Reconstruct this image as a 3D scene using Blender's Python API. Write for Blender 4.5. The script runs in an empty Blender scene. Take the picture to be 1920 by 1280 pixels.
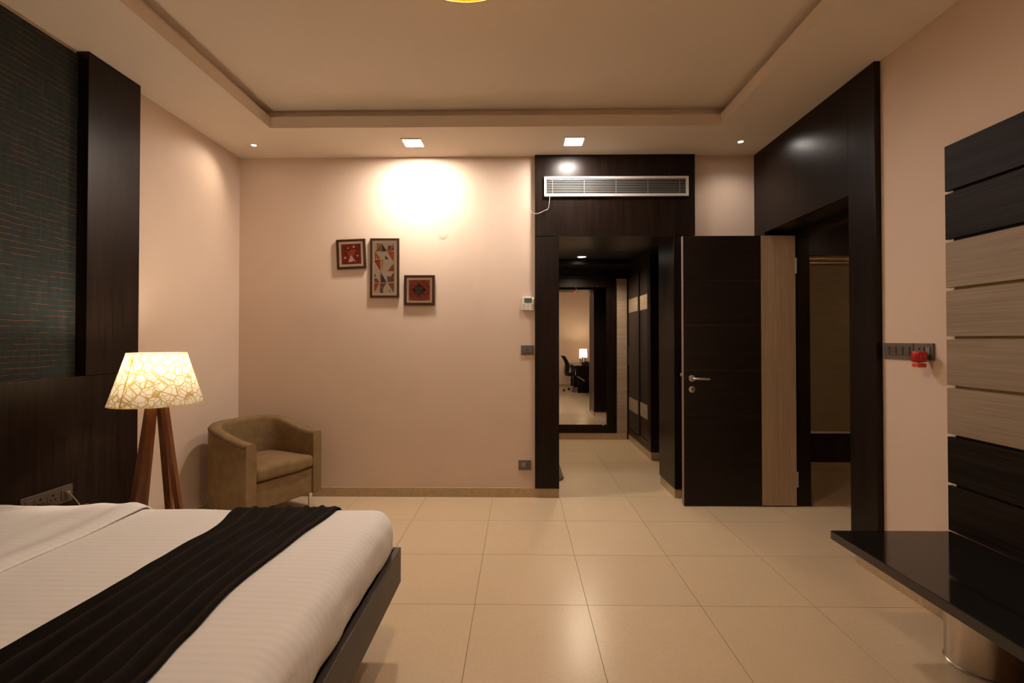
import bpy, bmesh, math, random
from mathutils import Vector, Matrix, noise as mnoise
random.seed(7)
PI = math.pi
scn = bpy.context.scene
COL = scn.collection

# ------------------------------------------------------------------ camera
FPX, YAW, PITCH = 910.0, 0.014, 0.012
cam_d = bpy.data.cameras.new('camera')
cam_d.sensor_fit = 'HORIZONTAL'; cam_d.sensor_width = 36.0
cam_d.lens = FPX / 1920 * 36.0
cam_d.shift_y = -14.0 / 1920
cam_d.clip_start = 0.02
cam = bpy.data.objects.new('camera', cam_d); COL.objects.link(cam)
cam.location = (0, 0, 1.41)
cam.rotation_euler = (PI / 2 + PITCH, 0, YAW)
scn.camera = cam

# ------------------------------------------------------------------ world, exposure
w = bpy.data.worlds.new('world'); scn.world = w; w.use_nodes = True
w.node_tree.nodes['Background'].inputs[0].default_value = (0.02, 0.015, 0.01, 1)
w.node_tree.nodes['Background'].inputs[1].default_value = 0.0
scn.view_settings.view_transform = 'Standard'
scn.view_settings.look = 'None'
scn.view_settings.gamma = 1.0
scn.view_settings.use_curve_mapping = False
scn.view_settings.exposure = 0.0

# light levels of the place's own lamps and of the added side-room fill
WARM = (1.0, 0.81, 0.62); AMBER = (1.0, 0.70, 0.40); NEUTRAL = (1.0, 0.885, 0.80)
L_DOWN_WARM, L_DOWN_COOL = 450.0, 340.0      # emission of the two square downlights
P_SPOT_L, P_SPOT_R = 15.0, 13.0              # small ceiling spots (W)
P_PENDANT, P_LAMP = 40.0, 16.0
P_HALL, P_DESK, P_SIDE_FILL = 80.0, 26.0, 26.0

# ------------------------------------------------------------------ helpers
def new_mat(name):
    m = bpy.data.materials.new(name); m.use_nodes = True
    nt = m.node_tree
    return m, nt, nt.nodes['Principled BSDF'], nt.nodes, nt.links

def plain(name, col, rough=0.5, metal=0.0, spec=0.5, noise_amt=0.0, noise_scale=20.0, bump=0.0, bump_scale=200.0, coat=0.0):
    m, nt, b, N, L = new_mat(name)
    b.inputs['Base Color'].default_value = (*col, 1)
    b.inputs['Roughness'].default_value = rough
    b.inputs['Metallic'].default_value = metal
    b.inputs['Specular IOR Level'].default_value = spec
    b.inputs['Coat Weight'].default_value = coat
    tc = N.new('ShaderNodeTexCoord')
    if noise_amt > 0:
        n = N.new('ShaderNodeTexNoise'); n.inputs['Scale'].default_value = noise_scale; n.inputs['Detail'].default_value = 5
        L.new(tc.outputs['Object'], n.inputs['Vector'])
        r = N.new('ShaderNodeValToRGB')
        r.color_ramp.elements[0].position = 0.3; r.color_ramp.elements[1].position = 0.7
        r.color_ramp.elements[0].color = (*[c * (1 - noise_amt) for c in col], 1)
        r.color_ramp.elements[1].color = (*[min(1, c * (1 + noise_amt)) for c in col], 1)
        L.new(n.outputs['Fac'], r.inputs['Fac']); L.new(r.outputs['Color'], b.inputs['Base Color'])
    if bump > 0:
        n2 = N.new('ShaderNodeTexNoise'); n2.inputs['Scale'].default_value = bump_scale; n2.inputs['Detail'].default_value = 3
        L.new(tc.outputs['Object'], n2.inputs['Vector'])
        bp = N.new('ShaderNodeBump'); bp.inputs['Strength'].default_value = bump; bp.inputs['Distance'].default_value = 0.002
        L.new(n2.outputs['Fac'], bp.inputs['Height']); L.new(bp.outputs['Normal'], b.inputs['Normal'])
    return m

def wood(name, c0, c1, axis='z', rough=0.4, fine=170.0, bump=0.25, spec=0.5, coarse=0.35):
    """streaky wood, grain running along the given axis"""
    m, nt, b, N, L = new_mat(name)
    tc = N.new('ShaderNodeTexCoord'); oi = N.new('ShaderNodeObjectInfo')
    add = N.new('ShaderNodeVectorMath'); add.operation = 'ADD'
    mul = N.new('ShaderNodeMath'); mul.operation = 'MULTIPLY'; mul.inputs[1].default_value = 9.0
    L.new(oi.outputs['Random'], mul.inputs[0])
    L.new(tc.outputs['Object'], add.inputs[0]); L.new(mul.outputs[0], add.inputs[1])
    def streak(scale, ratio, detail):
        mp = N.new('ShaderNodeMapping')
        s = [scale] * 3; s['xyz'.index(axis)] = scale * ratio
        mp.inputs['Scale'].default_value = s
        L.new(add.outputs[0], mp.inputs['Vector'])
        n = N.new('ShaderNodeTexNoise'); n.inputs['Scale'].default_value = 1.0; n.inputs['Detail'].default_value = detail
        L.new(mp.outputs[0], n.inputs['Vector']); return n
    n1 = streak(fine, 0.02, 4); n2 = streak(fine * 0.12, 0.05, 3)
    mx = N.new('ShaderNodeMix'); mx.data_type = 'FLOAT'; mx.inputs[0].default_value = coarse
    L.new(n1.outputs['Fac'], mx.inputs[2]); L.new(n2.outputs['Fac'], mx.inputs[3])
    r = N.new('ShaderNodeValToRGB')
    r.color_ramp.elements[0].position = 0.36; r.color_ramp.elements[1].position = 0.66
    r.color_ramp.elements[0].color = (*c0, 1); r.color_ramp.elements[1].color = (*c1, 1)
    L.new(mx.outputs[0], r.inputs['Fac']); L.new(r.outputs['Color'], b.inputs['Base Color'])
    b.inputs['Roughness'].default_value = rough; b.inputs['Specular IOR Level'].default_value = spec
    bp = N.new('ShaderNodeBump'); bp.inputs['Strength'].default_value = bump; bp.inputs['Distance'].default_value = 0.0015
    L.new(n1.outputs['Fac'], bp.inputs['Height']); L.new(bp.outputs['Normal'], b.inputs['Normal'])
    return m

def emit(name, col, s):
    m, nt, b, N, L = new_mat(name)
    b.inputs['Base Color'].default_value = (*col, 1)
    b.inputs['Emission Color'].default_value = (*col, 1); b.inputs['Emission Strength'].default_value = s
    return m

def box(bm, x0, x1, y0, y1, z0, z1, mi=0, bev=0.0, seg=2):
    vs = [bm.verts.new(p) for p in ((x0,y0,z0),(x1,y0,z0),(x1,y1,z0),(x0,y1,z0),(x0,y0,z1),(x1,y0,z1),(x1,y1,z1),(x0,y1,z1))]
    fs = [bm.faces.new([vs[i] for i in q]) for q in ((0,3,2,1),(4,5,6,7),(0,1,5,4),(1,2,6,5),(2,3,7,6),(3,0,4,7))]
    for f in fs: f.material_index = mi
    if bev > 0:
        es = list({e for f in fs for e in f.edges})
        r = bmesh.ops.bevel(bm, geom=es, offset=bev, segments=seg, affect='EDGES', profile=0.5)
        for f in r['faces']: f.material_index = mi
    return vs

def rbox(bm, lo, hi, r, n=(6, 6, 2), disp=None):
    """box with softly rounded edges on a fine grid, optional displacement disp(p)->Vector"""
    def ax(a, b, k):
        mids = [a + r + (b - a - 2 * r) * i / k for i in range(k + 1)]
        e = [0, .12, .3, .5, .72]
        return [a + r * q for q in e] + mids + [b - r * q for q in reversed(e)]
    A = [ax(lo[i], hi[i], n[i]) for i in range(3)]
    lo_ = [lo[i] + r for i in range(3)]; hi_ = [hi[i] - r for i in range(3)]
    cache = {}
    def V(p):
        k = tuple(round(c, 6) for c in p)
        if k in cache: return cache[k]
        P = Vector(p); q = Vector([min(max(p[i], lo_[i]), hi_[i]) for i in range(3)])
        d = P - q
        if d.length > 1e-9: P = q + d.normalized() * r
        if disp: P = P + disp(P)
        cache[k] = bm.verts.new(P); return cache[k]
    for i in range(3):
        j, k = (i + 1) % 3, (i + 2) % 3
        for s, val in ((0, lo[i]), (1, hi[i])):
            for a in range(len(A[j]) - 1):
                for b_ in range(len(A[k]) - 1):
                    pts = []
                    for (u, v) in ((a, b_), (a + 1, b_), (a + 1, b_ + 1), (a, b_ + 1)):
                        p = [0, 0, 0]; p[i] = val; p[j] = A[j][u]; p[k] = A[k][v]; pts.append(V(p))
                    if s == 0: pts.reverse()
                    if len(set(pts)) == 4: bm.faces.new(pts)

def tube(bm, pts, rad, n=10, mi=0, cap=True, square=False):
    pts = [Vector(p) for p in pts]; rings = []
    rr = rad if isinstance(rad, (list, tuple)) else [rad] * len(pts)
    up = None
    for i, p in enumerate(pts):
        d = (pts[min(i + 1, len(pts) - 1)] - pts[max(i - 1, 0)]).normalized()
        if up is None:
            up = Vector((0, 0, 1)) if abs(d.z) < 0.9 else Vector((1, 0, 0))
        x = d.cross(up)
        x = x.normalized() if x.length > 1e-6 else d.orthogonal().normalized()
        y = x.cross(d).normalized(); up = y
        rings.append([bm.verts.new(p + (x * math.cos(2 * PI * k / n) + y * math.sin(2 * PI * k / n)) * rr[i]) for k in range(n)])
    for a, b in zip(rings, rings[1:]):
        for k in range(n):
            f = bm.faces.new((a[k], a[(k + 1) % n], b[(k + 1) % n], b[k])); f.material_index = mi
    if cap:
        f = bm.faces.new(rings[0]); f.material_index = mi
        f = bm.faces.new(list(reversed(rings[-1]))); f.material_index = mi

def lathe(bm, prof, n=32, c=(0, 0, 0), mi=0, closed=False):
    rings = []
    for (r, z) in prof:
        if r < 1e-6: rings.append([bm.verts.new((c[0], c[1], c[2] + z))])
        else: rings.append([bm.verts.new((c[0] + r * math.cos(2 * PI * k / n), c[1] + r * math.sin(2 * PI * k / n), c[2] + z)) for k in range(n)])
    for a, b in zip(rings, rings[1:]):
        for k in range(n):
            q = [a[k % len(a)], a[(k + 1) % len(a)], b[(k + 1) % len(b)], b[k % len(b)]]
            q2 = []
            for v in q:
                if v not in q2: q2.append(v)
            if len(q2) >= 3:
                f = bm.faces.new(q2); f.material_index = mi

def beam(bm, a, b, w0, w1, d0=None, d1=None, face=None):
    """tapering rectangular bar from a to b, broad face towards 'face'"""
    a = Vector(a); b = Vector(b); d = (b - a).normalized()
    y = Vector(face) if face else Vector((0, 1, 0))
    x = d.cross(y).normalized(); y = x.cross(d).normalized()
    d0 = d0 or w0; d1 = d1 or w1
    r = []
    for p, ww, dd in ((a, w0, d0), (b, w1, d1)):
        r.append([bm.verts.new(p + x * sx * ww / 2 + y * sy * dd / 2) for sx, sy in ((-1,-1),(1,-1),(1,1),(-1,1))])
    for k in range(4): bm.faces.new((r[0][k], r[0][(k+1)%4], r[1][(k+1)%4], r[1][k]))
    bm.faces.new(r[0][::-1]); bm.faces.new(r[1])

def smooth(bm, ang=40):
    bm.normal_update()
    for f in bm.faces: f.smooth = True
    for e in bm.edges:
        if len(e.link_faces) == 2 and e.calc_face_angle(0) > math.radians(ang): e.smooth = False

def obj(name, bm, mats, parent=None, sm=None, recalc=True):
    if recalc: bmesh.ops.recalc_face_normals(bm, faces=bm.faces[:])
    if sm: smooth(bm, sm)
    me = bpy.data.meshes.new(name); bm.to_mesh(me); bm.free()
    for m in (mats if isinstance(mats, (list, tuple)) else [mats]): me.materials.append(m)
    o = bpy.data.objects.new(name, me); COL.objects.link(o)
    if parent is not None:
        o.parent = parent
        if parent.get('_w'):   # parts given in world coordinates under an Empty that stands at the thing's base
            o.matrix_parent_inverse = Matrix.Translation(parent.location).inverted()
    return o

def boxes(name, lst, mat, parent=None, bev=0.0):
    bm = bmesh.new()
    for b in lst: box(bm, *b, bev=bev, seg=1)
    return obj(name, bm, mat, parent)

def tag(o, label, cat, group=None, kind=None):
    o['label'] = label; o['category'] = cat
    if group: o['group'] = group
    if kind: o['kind'] = kind
    return o

def thing(name, label, cat, loc, rotz=0.0, group=None, world_parts=False, kind=None):
    o = bpy.data.objects.new(name, None); COL.objects.link(o)
    o.location = loc; o.rotation_euler = (0, 0, rotz); o.empty_display_size = 0.1
    if world_parts: o['_w'] = 1
    return tag(o, label, cat, group, kind)

def struct(name, lst, mat, label, cat, bev=0.0):
    return tag(boxes(name, lst, mat, bev=bev), label, cat, kind='structure')

# ------------------------------------------------------------------ materials
M = {}
M['wall'] = plain('wall paint', (0.655, 0.51, 0.40), 0.6, spec=0.35, noise_amt=0.02, noise_scale=3, bump=0.12, bump_scale=90)
M['ceil'] = plain('ceiling paint', (0.72, 0.62, 0.51), 0.8, spec=0.2, noise_amt=0.015, noise_scale=2)
M['wenge'] = wood('wenge veneer vertical', (0.004, 0.0022, 0.0016), (0.017, 0.0086, 0.0056), 'z', 0.33, spec=0.2)
M['wenge_h'] = wood('wenge veneer horizontal', (0.006, 0.0036, 0.0027), (0.020, 0.0115, 0.0085), 'y', 0.38, spec=0.28)
M['plank_dark'] = wood('dark grained plank', (0.004, 0.0024, 0.0018), (0.022, 0.0135, 0.010), 'y', 0.5, spec=0.12, fine=110, bump=0.4)
M['wenge_x'] = wood('wenge veneer crosswise', (0.006, 0.0036, 0.0027), (0.016, 0.009, 0.0065), 'x', 0.38, spec=0.28)
M['oak_y'] = wood('grey oak along wall', (0.225, 0.165, 0.11), (0.315, 0.24, 0.165), 'y', 0.55, fine=110, bump=0.12, coarse=0.3)
M['oak_z'] = wood('grey oak upright', (0.36, 0.255, 0.165), (0.48, 0.355, 0.245), 'z', 0.55, fine=140, bump=0.1, coarse=0.25)
M['oak_x'] = wood('grey oak crosswise', (0.30, 0.22, 0.155), (0.44, 0.335, 0.25), 'x', 0.55, fine=120, bump=0.15)
M['lampwood'] = wood('walnut lamp wood', (0.10, 0.032, 0.009), (0.22, 0.075, 0.02), 'z', 0.4, fine=90)
M['bedframe'] = wood('dark bed board', (0.030, 0.021, 0.016), (0.055, 0.04, 0.031), 'y', 0.45)
M['skirt'] = plain('skirting tile', (0.44, 0.315, 0.185), 0.35, noise_amt=0.10, noise_scale=40)
M['grout'] = plain('grout', (0.20, 0.14, 0.085), 0.9)
M['metal'] = plain('brushed steel', (0.62, 0.56, 0.50), 0.28, metal=1.0, noise_amt=0.06, noise_scale=60)
M['chrome'] = plain('chrome', (0.75, 0.73, 0.70), 0.12, metal=1.0)
M['alu'] = plain('painted aluminium', (0.58, 0.53, 0.48), 0.4, spec=0.5)
M['black'] = plain('black void', (0.006, 0.005, 0.005), 0.8, spec=0.2)
M['blackpl'] = plain('black plastic', (0.012, 0.011, 0.011), 0.45)
M['granite'] = plain('black polished granite', (0.010, 0.0085, 0.0075), 0.07, spec=0.6, noise_amt=0.4, noise_scale=400)
M['greyplate'] = plain('grey switch plastic', (0.13, 0.105, 0.085), 0.45)
M['greyrock'] = plain('grey rocker plastic', (0.10, 0.082, 0.066), 0.4)
M['lightrock'] = plain('light rocker plastic', (0.24, 0.21, 0.19), 0.4)
M['headplate'] = plain('taupe socket plate', (0.085, 0.064, 0.048), 0.45)
M['white'] = plain('white plastic', (0.72, 0.66, 0.57), 0.45)
M['red'] = plain('red plastic', (0.42, 0.010, 0.008), 0.35)
M['redlabel'] = plain('red bottle label', (0.60, 0.055, 0.02), 0.5)
M['cord'] = plain('cream cord', (0.75, 0.68, 0.58), 0.6)
M['greycord'] = plain('grey cord', (0.22, 0.17, 0.12), 0.6)
M['lcd'] = plain('lcd', (0.10, 0.11, 0.09), 0.3)
M['lcdink'] = plain('lcd ink', (0.02, 0.02, 0.02), 0.4)
M['led'] = emit('green led', (0.25, 1.0, 0.45), 6.0)
M['frame'] = wood('dark mahogany frame', (0.028, 0.008, 0.005), (0.05, 0.016, 0.009), 'x', 0.35)
M['mat'] = plain('cream picture mat', (0.78, 0.69, 0.54), 0.8)
M['tan'] = plain('print tan', (0.72, 0.60, 0.45), 0.75)
M['p_red'] = plain('print red', (0.30, 0.016, 0.008), 0.6, noise_amt=0.35, noise_scale=30)
M['p_dark'] = plain('print dark brown', (0.025, 0.014, 0.010), 0.6)
M['p_orange'] = plain('print orange', (0.50, 0.16, 0.018), 0.6, noise_amt=0.2, noise_scale=60)
M['p_verm'] = plain('print vermilion', (0.60, 0.095, 0.02), 0.6, noise_amt=0.35, noise_scale=50)
M['p_navy'] = plain('print slate blue', (0.075, 0.070, 0.090), 0.6, noise_amt=0.4, noise_scale=70)
M['p_mauve'] = plain('print mauve grey', (0.20, 0.12, 0.105), 0.6, noise_amt=0.5, noise_scale=60)
M['p_ochre'] = plain('print ochre brown', (0.29, 0.145, 0.05), 0.6, noise_amt=0.3, noise_scale=60)
M['p_rust'] = plain('print rust', (0.36, 0.085, 0.016), 0.6, noise_amt=0.2, noise_scale=40)
M['p_brick'] = plain('print brick red', (0.32, 0.03, 0.018), 0.6, noise_amt=0.25, noise_scale=40)
M['p_bg'] = plain('print greige', (0.68, 0.59, 0.48), 0.75, noise_amt=0.08, noise_scale=60)
M['p_line'] = plain('print pale line', (0.42, 0.27, 0.17), 0.7)

def tile_mat():
    m, nt, b, N, L = new_mat('beige floor tile')
    tc = N.new('ShaderNodeTexCoord'); oi = N.new('ShaderNodeObjectInfo')
    ad = N.new('ShaderNodeVectorMath'); ad.operation = 'ADD'
    mu = N.new('ShaderNodeMath'); mu.operation = 'MULTIPLY'; mu.inputs[1].default_value = 7.0
    L.new(oi.outputs['Random'], mu.inputs[0]); L.new(tc.outputs['Object'], ad.inputs[0]); L.new(mu.outputs[0], ad.inputs[1])
    n = N.new('ShaderNodeTexNoise'); n.inputs['Scale'].default_value = 70; n.inputs['Detail'].default_value = 1
    n2 = N.new('ShaderNodeTexNoise'); n2.inputs['Scale'].default_value = 5; n2.inputs['Detail'].default_value = 5
    L.new(ad.outputs[0], n.inputs['Vector']); L.new(ad.outputs[0], n2.inputs['Vector'])
    r = N.new('ShaderNodeValToRGB')
    r.color_ramp.elements[0].position = 0.25; r.color_ramp.elements[1].position = 0.6
    r.color_ramp.elements[0].color = (0.585, 0.44, 0.28, 1); r.color_ramp.elements[1].color = (0.625, 0.475, 0.305, 1)
    L.new(n.outputs['Fac'], r.inputs['Fac'])
    r2 = N.new('ShaderNodeMapRange'); r2.inputs[1].default_value = 0.3; r2.inputs[2].default_value = 0.7
    r2.inputs[3].default_value = 0.985; r2.inputs[4].default_value = 1.015
    L.new(n2.outputs['Fac'], r2.inputs[0])
    r3 = N.new('ShaderNodeMapRange'); r3.inputs[3].default_value = 0.985; r3.inputs[4].default_value = 1.015
    L.new(oi.outputs['Random'], r3.inputs[0])
    pm = N.new('ShaderNodeMath'); pm.operation = 'MULTIPLY'; L.new(r2.outputs[0], pm.inputs[0]); L.new(r3.outputs[0], pm.inputs[1])
    vm = N.new('ShaderNodeVectorMath'); vm.operation = 'SCALE'
    L.new(r.outputs['Color'], vm.inputs[0]); L.new(pm.outputs[0], vm.inputs['Scale'])
    L.new(vm.outputs[0], b.inputs['Base Color'])
    r4 = N.new('ShaderNodeMapRange'); r4.inputs[1].default_value = 0.3; r4.inputs[2].default_value = 0.7
    r4.inputs[3].default_value = 0.28; r4.inputs[4].default_value = 0.285
    L.new(n2.outputs['Fac'], r4.inputs[0]); L.new(r4.outputs[0], b.inputs['Roughness'])
    return m
M['tile'] = tile_mat()

def teal_mat():
    m, nt, b, N, L = new_mat('teal woven wallcovering')
    tc = N.new('ShaderNodeTexCoord'); sp = N.new('ShaderNodeSeparateXYZ'); L.new(tc.outputs['Object'], sp.inputs[0])
    def math_(op, a, b_=None, c=None):
        n = N.new('ShaderNodeMath'); n.operation = op
        for i, v in enumerate((a, b_, c)):
            if v is None: continue
            if isinstance(v, (int, float)): n.inputs[i].default_value = v
            else: L.new(v, n.inputs[i])
        return n.outputs[0]
    def nz(sc, det=3, scale=1.0):
        mp = N.new('ShaderNodeMapping'); mp.inputs['Scale'].default_value = sc; L.new(tc.outputs['Object'], mp.inputs['Vector'])
        n = N.new('ShaderNodeTexNoise'); n.inputs['Scale'].default_value = scale; n.inputs['Detail'].default_value = det
        L.new(mp.outputs[0], n.inputs['Vector']); return n.outputs['Fac']
    wob = math_('MULTIPLY', math_('SUBTRACT', nz((1, 14, 14)), 0.5), 0.016)
    z = math_('ADD', sp.outputs['Z'], wob)
    ph = math_('ABSOLUTE', math_('SUBTRACT', math_('FRACT', math_('DIVIDE', z, 0.0305)), 0.5))
    line = math_('LESS_THAN', ph, 0.05)
    dash = math_('GREATER_THAN', nz((1, 9, 65), 2), 0.50)
    mask = math_('MULTIPLY', line, math_('ADD', math_('MULTIPLY', dash, 0.75), 0.25))
    yw = math_('ADD', sp.outputs['Y'], math_('MULTIPLY', math_('SUBTRACT', nz((1, 20, 20)), 0.5), 0.008))
    pv = math_('ABSOLUTE', math_('SUBTRACT', math_('FRACT', math_('DIVIDE', yw, 0.13)), 0.5))
    mv = math_('MULTIPLY', math_('LESS_THAN', pv, 0.008), math_('MULTIPLY', math_('GREATER_THAN', nz((1, 30, 6), 2), 0.56), 0.35))
    mask = math_('MAXIMUM', mask, mv)
    weave = nz((300, 300, 300), 2)
    blot = nz((1, 40, 12), 3)
    r = N.new('ShaderNodeValToRGB')
    r.color_ramp.elements[0].position = 0.3; r.color_ramp.elements[1].position = 0.7
    r.color_ramp.elements[0].color = (0.008, 0.0125, 0.0122, 1); r.color_ramp.elements[1].color = (0.020, 0.030, 0.029, 1)
    L.new(math_('ADD', math_('MULTIPLY', weave, 0.5), math_('MULTIPLY', blot, 0.5)), r.inputs['Fac'])
    mx = N.new('ShaderNodeMix'); mx.data_type = 'RGBA'
    L.new(mask, mx.inputs[0]); L.new(r.outputs['Color'], mx.inputs[6]); mx.inputs[7].default_value = (0.14, 0.048, 0.009, 1)
    L.new(mx.outputs[2], b.inputs['Base Color'])
    b.inputs['Roughness'].default_value = 0.8; b.inputs['Specular IOR Level'].default_value = 0.25
    bp = N.new('ShaderNodeBump'); bp.inputs['Strength'].default_value = 0.4; bp.inputs['Distance'].default_value = 0.001
    L.new(weave, bp.inputs['Height']); L.new(bp.outputs['Normal'], b.inputs['Normal'])
    return m
M['teal'] = teal_mat()

def fabric(name, c0, c1, scale=350, rough=0.9, sheen=0.3, big=8.0):
    m, nt, b, N, L = new_mat(name)
    tc = N.new('ShaderNodeTexCoord')
    n = N.new('ShaderNodeTexNoise'); n.inputs['Scale'].default_value = scale; n.inputs['Detail'].default_value = 2
    n2 = N.new('ShaderNodeTexNoise'); n2.inputs['Scale'].default_value = big; n2.inputs['Detail'].default_value = 4
    L.new(tc.outputs['Object'], n.inputs['Vector']); L.new(tc.outputs['Object'], n2.inputs['Vector'])
    mx = N.new('ShaderNodeMix'); mx.data_type = 'FLOAT'; mx.inputs[0].default_value = 0.5
    L.new(n.outputs['Fac'], mx.inputs[2]); L.new(n2.outputs['Fac'], mx.inputs[3])
    r = N.new('ShaderNodeValToRGB'); r.color_ramp.elements[0].position = 0.35; r.color_ramp.elements[1].position = 0.65
    r.color_ramp.elements[0].color = (*c0, 1); r.color_ramp.elements[1].color = (*c1, 1)
    L.new(mx.outputs[0], r.inputs['Fac']); L.new(r.outputs['Color'], b.inputs['Base Color'])
    b.inputs['Roughness'].default_value = rough; b.inputs['Sheen Weight'].default_value = sheen
    b.inputs['Sheen Roughness'].default_value = 0.4; b.inputs['Specular IOR Level'].default_value = 0.2
    b.inputs['Sheen Tint'].default_value = (*[min(1, c * 2.5) for c in c1], 1)
    bp = N.new('ShaderNodeBump'); bp.inputs['Strength'].default_value = 0.35; bp.inputs['Distance'].default_value = 0.001
    L.new(n.outputs['Fac'], bp.inputs['Height']); L.new(bp.outputs['Normal'], b.inputs['Normal'])
    return m
M['velour'] = fabric('brown velour upholstery', (0.165, 0.104, 0.046), (0.235, 0.155, 0.074), 420, 0.9, 0.25, 14)
M['runner'] = fabric('dark brown velvet', (0.0022, 0.0010, 0.0006), (0.0058, 0.0027, 0.0014), 300, 0.75, 0.0, 7)
def ridge_lines(m):
    nt = m.node_tree; N, L = nt.nodes, nt.links; b = N['Principled BSDF']; b.inputs['Specular IOR Level'].default_value = 0.08
    at = N.new('ShaderNodeAttribute'); at.attribute_name = 'ridge'
    src = b.inputs['Base Color'].links[0].from_socket
    mx = N.new('ShaderNodeMix'); mx.data_type = 'RGBA'
    L.new(at.outputs['Fac'], mx.inputs[0]); L.new(src, mx.inputs[6]); mx.inputs[7].default_value = (0.024, 0.012, 0.0065, 1)
    L.new(mx.outputs[2], b.inputs['Base Color'])
ridge_lines(M['runner'])
M['rug'] = fabric('shaggy brown rug', (0.06, 0.038, 0.02), (0.34, 0.25, 0.17), 90, 1.0, 0.2, 60)
M['blind'] = wood('blind fabric', (0.25, 0.195, 0.12), (0.32, 0.255, 0.16), 'x', 0.85, fine=260, bump=0.1, spec=0.2)
M['mesh'] = fabric('black chair mesh', (0.006, 0.006, 0.006), (0.014, 0.013, 0.013), 300, 0.8, 0.1)

def sheet_mat():
    m, nt, b, N, L = new_mat('white satin stripe cotton')
    tc = N.new('ShaderNodeTexCoord'); sp = N.new('ShaderNodeSeparateXYZ'); L.new(tc.outputs['Object'], sp.inputs[0])
    dv = N.new('ShaderNodeMath'); dv.operation = 'MULTIPLY'; dv.inputs[1].default_value = 2 * PI / 0.030
    # stripes run across the bed's top from head to foot and on down the sides
    ad = N.new('ShaderNodeMath'); ad.operation = 'ADD'; L.new(sp.outputs['Y'], ad.inputs[0]); ad.inputs[1].default_value = 0
    L.new(ad.outputs[0], dv.inputs[0])
    sn = N.new('ShaderNodeMath'); sn.operation = 'SINE'; L.new(dv.outputs[0], sn.inputs[0])
    mr = N.new('ShaderNodeMapRange'); mr.inputs[1].default_value = -0.4; mr.inputs[2].default_value = 0.4
    L.new(sn.outputs[0], mr.inputs[0])
    mx = N.new('ShaderNodeMix'); mx.data_type = 'RGBA'; L.new(mr.outputs[0], mx.inputs[0])
    mx.inputs[6].default_value = (0.785, 0.750, 0.718, 1); mx.inputs[7].default_value = (0.815, 0.778, 0.745, 1)
    L.new(mx.outputs[2], b.inputs['Base Color'])
    b.inputs['Roughness'].default_value = 0.75; b.inputs['Sheen Weight'].default_value = 0.1; b.inputs['Specular IOR Level'].default_value = 0.25
    n = N.new('ShaderNodeTexNoise'); n.inputs['Scale'].default_value = 5; n.inputs['Detail'].default_value = 6
    mp = N.new('ShaderNodeMapping'); mp.inputs['Scale'].default_value = (1, 1.6, 3.0); L.new(tc.outputs['Object'], mp.inputs['Vector']); L.new(mp.outputs[0], n.inputs['Vector'])
    bp = N.new('ShaderNodeBump'); bp.inputs['Strength'].default_value = 0.22; bp.inputs['Distance'].default_value = 0.02
    L.new(n.outputs['Fac'], bp.inputs['Height']); L.new(bp.outputs['Normal'], b.inputs['Normal'])
    return m
M['sheet'] = sheet_mat()

def shade_mat(name, base, vein, vein_scale, trans, vw=0.03):
    """translucent lamp-shade paper with a web of fibre lines"""
    m, nt, b, N, L = new_mat(name)
    tc = N.new('ShaderNodeTexCoord'); masks = []
    for k, (sc, th) in enumerate(((vein_scale, vw), (vein_scale * 1.35, vw * 0.8))):
        mp = N.new('ShaderNodeMapping'); mp.inputs['Location'].default_value = (k * 3.1, k * 1.7, k); L.new(tc.outputs['Object'], mp.inputs['Vector'])
        v = N.new('ShaderNodeTexVoronoi'); v.feature = 'DISTANCE_TO_EDGE'; v.inputs['Scale'].default_value = sc
        v.inputs['Randomness'].default_value = 1.0
        L.new(mp.outputs[0], v.inputs['Vector'])
        r = N.new('ShaderNodeMapRange'); r.inputs[1].default_value = th * 0.3; r.inputs[2].default_value = th; r.inputs[3].default_value = 1; r.inputs[4].default_value = 0
        L.new(v.outputs['Distance'], r.inputs[0]); masks.append(r.outputs[0])
    mm = N.new('ShaderNodeMath'); mm.operation = 'MAXIMUM'; L.new(masks[0], mm.inputs[0]); L.new(masks[1], mm.inputs[1])
    mx = N.new('ShaderNodeMix'); mx.data_type = 'RGBA'; L.new(mm.outputs[0], mx.inputs[0])
    mx.inputs[6].default_value = (*base, 1); mx.inputs[7].default_value = (*vein, 1)
    d = N.new('ShaderNodeBsdfDiffuse'); t = N.new('ShaderNodeBsdfTranslucent')
    L.new(mx.outputs[2], d.inputs[0]); L.new(mx.outputs[2], t.inputs[0])
    ms = N.new('ShaderNodeMixShader'); ms.inputs[0].default_value = trans
    L.new(d.outputs[0], ms.inputs[1]); L.new(t.outputs[0], ms.inputs[2])
    L.new(ms.outputs[0], N['Material Output'].inputs['Surface']); N.remove(b)
    return m
M['shade'] = shade_mat('cream fibre shade', (0.43, 0.385, 0.31), (0.25, 0.18, 0.062), 19, 0.45, 0.07)
M['shade_seam'] = shade_mat('shade seam', (0.80, 0.66, 0.36), (0.7, 0.55, 0.28), 20, 0.75)
M['pshade'] = shade_mat('yellow pendant shade', (0.30, 0.135, 0.003), (0.22, 0.055, 0.0), 11, 0.5, 0.02)
M['dshade'] = shade_mat('desk lamp shade', (0.88, 0.80, 0.68), (0.86, 0.78, 0.66), 20, 0.5)

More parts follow.
